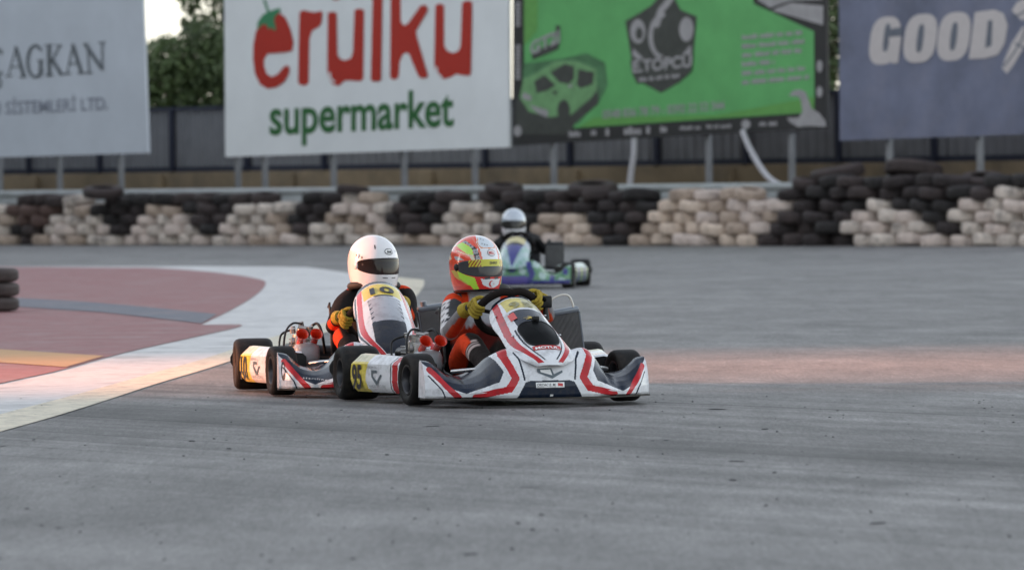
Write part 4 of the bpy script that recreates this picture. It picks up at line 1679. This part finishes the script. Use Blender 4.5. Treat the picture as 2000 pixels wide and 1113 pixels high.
    mb.box((0, 0, 0), (.185, .046, .028), ch=.008)
    for sg in (1, -1):
        mb.box((sg * .092, 0, .125), (.008, .040, .23))
    mb.tube([(.055, 0, .262), (.055, 0, .29)], .017, 14)
    mb.build('header_tank', M['dark_metal'] if style == 'bg' else M['rad_frame'], ra, smooth=40)
    if style == '95':
        mb = MB()
        mb.tube(crom([(.055, 0, .285), (.04, 0, .32), (-.01, .01, .338), (-.05, .01, .325), (-.065, .01, .28), (-.065, .01, .26)], 6), .0055, 8)
        mb.build('overflow_hose', M['clear_hose'], ra, smooth=60)
    return k


M['skid'] = mat('skid_plastic', (0.045, 0.040, 0.034), 0.8, var=0.4, vscale=30, bump=0.5, bscale=60)
M['red_sticker'] = mat('red_sticker', (0.62, 0.06, 0.05), 0.35, var=0)
M['faint_olive'] = mat('faint_number', (0.30, 0.28, 0.14), 0.35, var=0)  # number paled to olive, plate glare put into its colour
M['gold'] = mat('gold_print', (0.50, 0.36, 0.05), 0.4, var=0)
M['emblem_grey'] = mat('emblem_grey', (0.10, 0.13, 0.15), 0.4, var=0)
M['tank'] = mat('fuel_tank_plastic', (0.55, 0.50, 0.42), 0.4, var=0.1)
M['rad_frame'] = mat('radiator_frame', (0.17, 0.19, 0.22), 0.4, metal=0.5, var=0.1)
M['clear_hose'] = mat('clear_hose', (0.62, 0.58, 0.52), 0.25, coat=0.5, var=0)


# ================================================================== DRIVERS
def skin_mesh(P, E, Rr, root=0, sub=2):
    me = bpy.data.meshes.new('s')
    me.from_pydata([tuple(p) for p in P], E, [])
    o = bpy.data.objects.new('s', me)
    COL.objects.link(o)
    sk_ = o.modifiers.new('skin', 'SKIN')
    sk_.use_smooth_shade = True
    sk_.branch_smoothing = .4
    for i, v in enumerate(me.skin_vertices[0].data):
        r = Rr[i]
        v.radius = r if isinstance(r, tuple) else (r, r)
        v.use_root = (i == root)
    su = o.modifiers.new('sub', 'SUBSURF')
    su.levels = su.render_levels = sub
    bpy.context.view_layer.update()
    out = bpy.data.meshes.new_from_object(o.evaluated_get(_dg()))
    bpy.data.objects.remove(o)
    bpy.data.meshes.remove(me)
    return out


def seg_near(p, segs):
    best = None
    for nm, a, b in segs:
        d = b - a
        t = max(0, min(1, (p - a).dot(d) / d.dot(d)))
        q = (p - a - d * t).length
        if best is None or q < best[0]:
            best = (q, nm, t, a + d * t)
    return best


def helmet_xy(lon, z):
    """helmet surface point: lon 0 front, + to the driver's right"""
    if z >= 0:
        s_ = max(0.0, 1 - (z / .148) ** 2.15) ** (1 / 2.05)
    else:
        s_ = 1 - .11 * (z / .135) ** 2
    a, b = .127 * s_, .156 * s_
    fr = max(0, cos(lon))
    if z < 0:
        b *= 1 + .05 * fr * min(1, -z / .08)
    x, y = a * sin(lon), b * cos(lon)
    if cos(lon) < 0 and z < 0:
        y *= 1 - .16 * (z / .135) ** 2
    return x, y


def make_helmet(parent, pos, rot, style):
    root = empty('helmet', pos)
    root.parent = parent
    root.rotation_euler = rot
    mb = MB()
    nu, nv = (200, 120) if style != 'bg' else (64, 40)

    def hf(u, v):
        lon = 2 * pi * u
        if v < .5:
            z = .148 * cos(v * pi)
            z = min(z, .1479)
        elif v < .93:
            z = -.135 * (v - .5) / .43
        else:
            q = (v - .93) / .07
            x, y = helmet_xy(lon, -.135)
            sc = 1 - .22 * q
            return (x * sc, y * sc + .0, -.135 - .008 * sin(q * pi))
        x, y = helmet_xy(lon, z)
        return (x, y, z)
    mb.grid(hf, nu, nv, closed_u=True)
    cc, sn = cos(radians(28)), sin(radians(28))

    def paint95(c):
        lat_ = sn * c.y - cc * abs(c.x)
        x = 367 + lat_ * 1942
        y = 385 - c.z * 1942
        front = cc * c.y + sn * abs(c.x)
        if c.z < -.132:
            return BLACK
        if front < -.02:
            return (.62, .10, .05) if c.z < .06 else WHITE
        if inpoly(x, y, [(400, 115), (440, 100), (520, 150), (540, 215), (500, 232), (420, 222), (385, 200)]):
            return (.60, .66, .72)
        if near_line(x, y, [(385, 130), (380, 190), (410, 228), (500, 236), (545, 222)], 4):
            return (.65, .22, .06)
        if inpoly(x, y, [(330, 130), (350, 130), (400, 250), (420, 345), (395, 345), (375, 240)]):
            return (.70, .16, .10)
        if inpoly(x, y, [(232, 165), (265, 148), (360, 230), (422, 350), (345, 350), (322, 240), (290, 200)]):
            for q in ((265, 178), (310, 205), (353, 265), (378, 322)):
                if abs(x - q[0]) < 26 and abs(y - q[1]) < 22:
                    return (.30, .30, .32) if (abs(x - q[0]) > 6 or abs(y - q[1]) > 6) else BLACK
            return BLACK
        if inpoly(x, y, [(180, 195), (235, 165), (300, 215), (325, 245), (330, 300), (270, 285), (215, 240)]):
            return (.42, .72, .06)
        if inpoly(x, y, [(168, 445), (240, 490), (335, 525), (355, 590), (395, 670), (335, 660), (300, 610), (190, 520)]):
            return (.42, .70, .05)
        if x > 375 and y > 515:
            if inpoly(x, y, [(392, 535), (440, 545), (640, 545), (640, 628), (480, 628), (415, 600)]):
                return WHITE
            return (.62, .03, .025) if y < 640 else (.55, .5, .3)
        if inpoly(x, y, [(330, 500), (375, 515), (395, 560), (420, 600), (520, 625), (640, 610), (640, 640), (480, 650), (390, 610), (345, 560)]):
            return (.62, .03, .025)
        if inpoly(x, y, [(280, 290), (330, 300), (345, 350), (310, 345)]):
            return (.62, .55, .35)
        if x > 372 and y < 355:
            return WHITE
        if y < 200 and x < 235 and y < 350 - x or (x < 150 and 170 < y < 330 and x < 118 + (y - 170) * .05):
            return (.66, .58, .50)
        if near_line(x, y, [(150, 205), (215, 180)], 5) or near_line(x, y, [(180, 250), (280, 300), (330, 345)], 5):
            return (.70, .50, .28)
        if inpoly(x, y, [(150, 300), (190, 310), (240, 345), (200, 350), (160, 340)]):
            return (.40, .40, .42)
        if y > 600 or inpoly(x, y, [(140, 500), (190, 540), (300, 620), (330, 660), (280, 640), (170, 570)]):
            return (.62, .04, .02)
        if inpoly(x, y, [(120, 440), (165, 445), (190, 520), (300, 610), (270, 620), (160, 530)]):
            return (.50, .36, .06)
        return (.74, .07, .035)

    def paint10(c):
        if c.z < -.132:
            return BLACK
        return (.76, .75, .77)

    def paintbg(c):
        return (.50, .55, .62) if c.z > -.02 else (.60, .60, .62)
    sh_ = mb.build('shell', M['helmet'], root, smooth=75, paint={'95': paint95, '10': paint10, 'bg': paintbg}[style])
    # visor
    mb = MB()
    nvu, nvv = 110, 36

    def vis(u, v):
        lon = radians(-78 + 156 * u)
        e = abs(2 * u - 1)
        zt_ = .020 - .012 * e ** 4
        zb_ = -.070 + .034 * e ** 3
        z = zb_ + (zt_ - zb_) * v
        x, y = helmet_xy(lon, z)
        k = 1.022 if 0 < v < 1 and 0 < u < 1 else 1.004
        return (x * k, y * k, z)
    mb.grid(vis, nvu, nvv)

    def vpaint(c):
        lon = math.degrees(atan2(c.x / .127, c.y / .156))
        if style == '95':
            if c.z > -.016 and abs(lon) < 52:
                if abs(lon) > 26 and sin(lon * .9 + c.z * 260) > 0:
                    return (.30, .07, .03)
                return (.55, .52, .06)
            return (.055, .055, .06)
        if style == 'bg':
            return (.03, .028, .028)
        return (.022, .016, .016)
    mb.build('visor', M['visor'], root, smooth=75, paint=vpaint)
    for sg in (1, -1):
        mb = MB()
        x, y = helmet_xy(sg * radians(84), -.015)
        mb.lathe([(.001, .006), (.015, .005), (.019, .002), (.020, -.006)], ax='X', n=20)
        pv = mb.build('visor_pivot', M['black_plastic'] if style != '10' else M['white_plastic'], root, smooth=50)
        pv.location = (x, y, -.015)
        if sg < 0:
            pv.rotation_euler = (0, 0, pi)

    def decal(polys, m, name, lon0, z0, off=1.012):
        mb = MB()
        for i, P in enumerate(polys):
            q = []
            for dx, dz in P:
                lon = lon0 - dx / .15
                x, y = helmet_xy(lon, z0 + dz)
                k = off + .0008 * i
                q.append((x * k, y * k, z0 + dz + .0015))
            mb.poly(q)
        mb.build(name, m, root, recalc=False)

    def dtext(s, w_, h_, m, lon0, z0, bold=.02, shear=0, off=1.016):
        vs, fs, wd = text2d(s, 1, bold, shear)
        mb = MB()
        q = []
        for x, y in vs:
            dx, dz = -w_ / 2 + x / wd * w_, y * h_ / .727
            X, Y = helmet_xy(lon0 - dx / .15, z0 + dz)
            q.append((X * off, Y * off, z0 + dz + .0015))
        mb.add(q, fs)
        mb.build('lettering', m, root, recalc=False)
    ell = lambda a, b, n=28: [(a * cos(2 * pi * k / n), b * sin(2 * pi * k / n)) for k in range(n)]
    if style == '95':
        decal([ell(.029, .0175)], M['lettering_dark'], 'badge_rim', radians(-2), .052)
        decal([ell(.0265, .0150)], M['lettering_white'], 'badge', radians(-2), .052, 1.0185)
        dtext('BELL', .040, .014, M['lettering_red'], radians(-2), .0455, .03, 0, 1.026)
        dtext('ZENERGY', .058, .013, M['lettering_dark'], radians(-4), -.0065, .02, .1, 1.03)
        P = arc(0, 0, .017, .0165, 40, 320, 22) + arc(.0055, 0, .0125, .0130, 318, 42, 20)
        decal([P], M['lettering_red'], 'crescent', radians(2), -.107)
        s5 = [((.0045 if k % 2 == 0 else .002) * cos(k * pi / 5 + .3) + .018, (.0045 if k % 2 == 0 else .002) * sin(k * pi / 5 + .3)) for k in range(10)]
        decal([s5], M['lettering_red'], 'star', radians(2), -.107)
        for dx, dz in ((-.03, .1), (.0, .095), (.012, .118), (-.018, .125), (.03, .092)):
            decal([ell(.0035, .003, 10)], M['lettering_dark'], 'vent_hole', radians(10) - dx * 4, dz, 1.014)
        for dx in (-.035, .032):
            decal([[(-.02, .004), (.02, .006), (.016, -.004), (-.012, -.006)]], M['lettering_dark'], 'chin_vent', radians(0) - dx / .15, -.078)
    elif style == '10':
        decal([ell(.034, .0175)], M['lettering_dark'], 'badge_rim', radians(-2), .052)
        decal([ell(.0300, .0140)], M['lettering_white'], 'badge', radians(-2), .052, 1.0185)
        dtext('Arai', .042, .016, M['lettering_dark'], radians(-2), .045, .035, .3, 1.026)
        decal([[(-.005, .012), (.004, .012), (.006, -.004), (.0, -.014), (-.004, -.004)]], M['lettering_dark'], 'brow_vent', radians(34), .078)
        decal([[(-.003, .006), (.004, .006), (.004, -.005), (-.003, -.005)]], M['lettering_dark'], 'brow_vent', radians(-30), .055)
        decal([[(-.02, .002), (.018, .000), (.020, -.004), (-.012, -.003)]], M['lettering_dark'], 'chin_vent', radians(14), -.088)
        decal([[(-.018, .000), (.02, .002), (.014, -.003), (-.020, -.004)]], M['lettering_dark'], 'chin_vent', radians(-12), -.088)
        decal([ell(.006, .006, 14)], M['lettering_grey'], 'vent_knob', radians(66), .026)
        decal([ell(.005, .006, 14)], M['lettering_dark'], 'vent_knob', radians(64), -.012, 1.03)
        mb = MB()
        x, y = helmet_xy(radians(78), .036)
        mb.lathe([(.013, 0), (.013, .004), (.009, .005), (.009, 0)], ax='X', n=20)
        q = mb.build('side_vent', M['white_plastic'], root, smooth=50)
        q.location = (x, y, .036)
    return root


def make_glove(parent, phi, elbow, side, m):
    """a hand closed round the steering wheel rim at angle phi; side +1 driver's right"""
    c = wheel_pt(phi)
    tg = (wheel_pt(phi + .05) - wheel_pt(phi - .05)).normalized()
    if tg.z < 0:
        tg = -tg                                   # thumb end of the grip points up
    e1 = (c - WC).normalized()                     # outwards
    e2 = WNRM                                      # towards the driver

    def rp(off, ang, r):
        return c + tg * off + (e1 * cos(ang) + e2 * sin(ang)) * r
    palm = c + e1 * .024 + e2 * .022 + tg * .0
    back = (palm - c).normalized()
    wrist = palm + back * .012 + (elbow - palm).normalized() * .062
    P, E, Rr = [wrist, palm + (wrist - palm) * .45, palm], [(0, 1), (1, 2)], [(.030, .024), (.032, .024), (.032, .025)]
    for i, off in enumerate((-.036, -.013, .010, .032)):
        ln = (.86, 1.0, 1.05, .95)[i]
        kn = rp(off, .75, .045)
        P.append(kn)
        E.append((2, len(P) - 1))
        Rr.append(.0135)
        for q, ang in enumerate((.05, -.75, -1.55, -2.3)):
            P.append(rp(off * .98, .4 + (ang - .4) * ln, .033 - .0015 * q))
            E.append((len(P) - 2, len(P) - 1))
            Rr.append(.0115 - .0008 * q)
    # thumb leaves the side of the palm and closes the other way round the rim
    P.append(palm + tg * .028 + e2 * .016)
    E.append((2, len(P) - 1))
    Rr.append(.0140)
    for off, ang, r in ((.046, 1.5, .037), (.050, 2.3, .033), (.046, 3.0, .031)):
        P.append(rp(off, ang, r))
        E.append((len(P) - 2, len(P) - 1))
        Rr.append(.0115)
    me = skin_mesh(P, E, Rr, 0, 2)
    me.materials.append(m)
    dark = m is M['dark_glove']
    axis = (wrist - palm).normalized()

    def gp(p):
        d = (p - palm).dot(axis)
        if dark:
            return (.02, .02, .022)
        if d > .050:
            return (.33, .24, .03)
        if d > .030:
            return (.03, .026, .025)
        return (.34, .245, .022)
    paint_faces(me, gp)
    o = bpy.data.objects.new('glove', me)
    COL.objects.link(o)
    o.parent = parent
    # cuff
    mb = MB()
    a = wrist - axis * .012
    mb.tube([a, a + axis * .03, a + axis * .055], [.033, .037, .039], 16, caps=True)
    mb.build('cuff', M['dark_glove'] if dark else M['cuff'], o, smooth=60)
    return wrist + axis * .035


M['cuff'] = mat('glove_cuff', (0.36, 0.26, 0.02), 0.8, var=0.25, vscale=40, bump=0.4, bscale=60)
M['dark_glove'] = mat('dark_glove', (.02, .02, .022), 0.8, attr=False)
M['white_plastic'] = mat('white_plastic', (0.7, 0.69, 0.71), 0.3, coat=0.5, var=0.02)


def make_driver(label, kart_loc, yaw, style, lean=(0, 0), head_yaw=.2, head_dy=0.0, head_dz=0.0, phis=(.2, 2.6), head_roll=0.0, head_dx=0.0):
    p = empty('person', kart_loc, pi + yaw)
    tag(p, label, 'racing driver', 'drivers seated in the karts')
    lx, ly = lean
    WC.z = .375 if style == '10' else .45
    V_ = Vector
    neck = V_((.02 + lx, -.80 + ly, .575 + head_dz * .6))
    chest = V_((.01 + lx * .8, -.84 + ly * .8, .47 + head_dz * .4))
    spine = V_((.0 + lx * .4, -.885 + ly * .4, .31))
    pelvis = V_((0, -.86, .155))
    elbR, elbL = V_((.235 + lx * .6, -.60, .335)), V_((-.29 + lx * .5, -.56, .36))
    gl_p = M['glove']
    if style == 'bg':
        gl_p = M['dark_glove']
    if style == '10':
        elbL = V_((-.21, -.58, .33))
    wR = make_glove(p, phis[0], elbR, 1, gl_p)
    wL = make_glove(p, phis[1], elbL, -1, gl_p)
    shR, shL = V_((.165 + lx, -.815 + ly, .505 + head_dz * .4)), V_((-.155 + lx, -.80 + ly, .515 + head_dz * .4))
    hipR, hipL = V_((.105, -.80, .145)), V_((-.105, -.80, .145))
    knR, knL = V_((.165, -.40, .30)), V_((-.165, -.40, .30))
    anR, anL = V_((.13, -.02, .135)), V_((-.13, -.02, .135))
    toR, toL = V_((.13, .10, .17)), V_((-.13, .10, .17))
    P = [pelvis, spine, chest, neck, shR, elbR, wR, shL, elbL, wL, hipR, knR, anR, toR, hipL, knL, anL, toL]
    E = [(0, 1), (1, 2), (2, 3), (2, 4), (4, 5), (5, 6), (2, 7), (7, 8), (8, 9), (0, 10), (10, 11), (11, 12), (12, 13), (0, 14), (14, 15), (15, 16), (16, 17)]
    Rr = [(.14, .11), (.135, .10), (.14, .10), (.062, .060), (.068, .066), (.047, .045), (.034, .032), (.068, .066), (.047, .045), (.036, .034),
          (.095, .09), (.068, .066), (.048, .046), (.036, .036), (.095, .09), (.068, .066), (.048, .046), (.036, .036)]
    # extra mid-limb joints so that limbs taper
    def mid(i, j, r, t=.5):
        P.append(P[i].lerp(P[j], t))
        E.remove((i, j))
        E.append((i, len(P) - 1))
        E.append((len(P) - 1, j))
        Rr.append(r)
    mid(4, 5, (.055, .053))
    mid(7, 8, (.055, .053))
    mid(5, 6, (.050, .046), .3)
    mid(8, 9, (.050, .046), .3)
    mid(10, 11, (.086, .082))
    mid(14, 15, (.086, .082))
    mid(11, 12, (.060, .058), .35)
    mid(15, 16, (.060, .058), .35)
    me = skin_mesh(P, E, Rr, 0, 2 if style == 'bg' else 3)
    segs = [('torso', pelvis, spine), ('torso2', spine, chest), ('neck', chest, neck)]
    for s_, sh, el, wr, hp, kn, an, to in (('R', shR, elbR, wR, hipR, knR, anR, toR), ('L', shL, elbL, wL, hipL, knL, anL, toL)):
        segs += [('sho' + s_, chest, sh), ('up' + s_, sh, el), ('fore' + s_, el, wr), ('thigh' + s_, hp, kn), ('shin' + s_, kn, an), ('foot' + s_, an, to)]
    GREY, DK, MAR = (.22, .21, .22), (.022, .017, .016), (.10, .018, .014)

    def sp95(c):
        q, nm, t, ax = seg_near(c, segs)
        d = c - ax
        sd_ = 1 if nm[-1] == 'R' else -1
        if nm in ('torso', 'torso2', 'neck') or nm[:3] == 'sho':
            dx = abs(c.x - chest.x + (c.z - chest.z) * .1)
            if c.z > neck.z + .01 and dx < .08:
                return DK
            if c.z > .40 - .5 * dx:
                if dx > .152 or .082 < dx < .118:
                    return ORANGE
                return (.07, .07, .075) if .118 <= dx <= .135 else (.55, .56, .60)
            return (.36, .030, .012) if c.x > .03 else (.13, .016, .012)  # lower torso darkened to maroon: shade put into the suit colour
        if nm[:2] == 'up':
            if t < .18 and d.z > -.02:
                return ORANGE
            if d.y > .025 and d.x * sd_ < .02:
                return (.06, .06, .065)
            if .25 < t < .8 and d.x * sd_ > .01 and abs(((t * 6.0) % 1) - .5) < .22 and sin(c.z * 160 + c.y * 330) > -.25:
                return (.05, .05, .06)
            return (.66, .64, .65)
        if nm[:4] == 'fore':
            if t < .15:
                return (.38, .36, .36)
            return GREY if d.z > -.022 else (.50, .06, .02)
        if nm[:5] == 'thigh':
            if d.x * sd_ > .012 and t > .15:
                return ORANGE
            return DK
        if nm[:4] == 'shin':
            if t < .25 and d.x * sd_ > .030:
                return ORANGE
            if .18 < t < .42 and d.x * sd_ > .0 and abs(((t * 26) % 1) - .5) < .3:
                return (.50, .40, .38)
            return DK
        return DK

    def sp10(c):
        q, nm, t, ax = seg_near(c, segs)
        d = c - ax
        sd_ = 1 if nm[-1] == 'R' else -1
        if (nm[:3] == 'sho' or nm[:2] == 'up') and abs(c.x - chest.x) > .075 and c.z > chest.z + .075 and d.y > -.05 + .0 * t:
            return ORANGE
        if nm[:4] == 'fore' and .45 < t < .78 and d.z < .012:
            return ORANGE
        if nm[:4] == 'shin' and t < .30 and d.x * sd_ > .025:
            return ORANGE
        return (.014, .012, .012)

    def spbg(c):
        q, nm, t, ax = seg_near(c, segs)
        if nm[:3] == 'sho' and abs(c.x - chest.x) > .11 and (c - ax).z > .03:
            return (.30, .30, .33)
        if nm == 'upL' and .3 < t < .5:
            return (.12, .12, .13)
        return (.012, .012, .014)
    me.materials.append(M['suit'])
    paint_faces(me, {'95': sp95, '10': sp10, 'bg': spbg}[style], vert=True)
    o = bpy.data.objects.new('suit', me)
    COL.objects.link(o)
    o.parent = p
    hp_ = V_((.025 + lx + head_dx, -.765 + ly + head_dy, .690 + head_dz))
    make_helmet(p, hp_, (.04, head_roll, head_yaw), style)
    # neck brace
    mb = MB()
    c0 = neck + V_((0, .02, .005))
    mb.tube([c0 + V_((.125 * cos(a * 2 * pi / 24), .115 * sin(a * 2 * pi / 24), -.020 + .012 * sin(a * 2 * pi / 24))) for a in range(24)], .021, 10, closed=True)
    mb.build('neck_brace', M['brace'], p, smooth=60)
    # boots
    for an, to in ((anR, toR), (anL, toL)):
        mb = MB()
        mb.tube([an + V_((0, -.03, .0)), an + V_((0, .02, .0)), to, to + V_((0, .02, .01))], [.052, .056, .045, .03], 14)
        mb.build('boot', M['black_plastic'], p, smooth=60)
    return p


M['brace'] = mat('neck_brace', (0.014, 0.013, 0.013), 0.7, var=0.2)

YAW95, YAW10, YAWBG = radians(14.7), radians(7.0), radians(-4.0)
L95, L10 = G(1019, 789), G(748, 770)
LBG = G(1008, 563.5)
L95.z = L10.z = LBG.z = 0.004
make_kart('racing_kart', 'white, red and navy kart numbered 95 leading the group, with a windowed front panel', L95, YAW95, '95')
make_kart('racing_kart', 'white, red and navy kart numbered 10 following close behind the leading kart', L10, YAW10, '10')
make_kart('racing_kart', 'green, blue and purple kart far behind, in front of the tyre wall', LBG, YAWBG, 'bg', detail=False)
make_driver('driver in orange, white and black suit with red and lime painted helmet and mustard gloves', L95, YAW95, '95', lean=(-.02, .0), head_dx=.03, head_yaw=radians(18), phis=(.20, 2.62))
make_driver('driver in black suit with orange shoulders, plain white helmet and mustard gloves', L10, YAW10, '10', lean=(-.055, .03), head_yaw=radians(29), phis=(.12, 2.25), head_dz=-.008)
make_driver('distant driver in black suit with pale silver helmet in the green and blue kart', LBG, YAWBG, 'bg', lean=(.045, 0), head_yaw=radians(2), head_dz=-.03)

# action camera on its stalk beside the leading kart's radiator
rot95 = Matrix.Rotation(pi + YAW95, 3, 'Z')


def on95(x, y, z):
    return L95 + rot95 @ Vector((x, y, z))


ac = empty('action_camera', on95(-.19, -.22, .43), pi + YAW95)
tag(ac, 'small black action camera on a short stalk next to the leading kart radiator', 'camera')
mb = MB()
mb.box((0, 0, .072), (.060, .034, .062), ch=.008)
mb.build('camera_body', M['black_plastic'], ac, smooth=40)
mb = MB()
mb.lathe([(.001, .024), (.009, .023), (.011, .020), (.012, .015)], (0.012, 0, .084), ax='Y', n=18)
mb.build('lens', M['gloss_black'], ac, smooth=50)
mb = MB()
mb.tube([(0, 0, -.02), (0, 0, .02), (0, 0, .042)], [.018, .014, .012], 12)
mb.tube([(0, 0, -.02), (-.02, -.06, -.06), (-.10, -.2, -.10)], .008, 8)
mb.build('stalk', M['black_plastic'], ac, smooth=50)
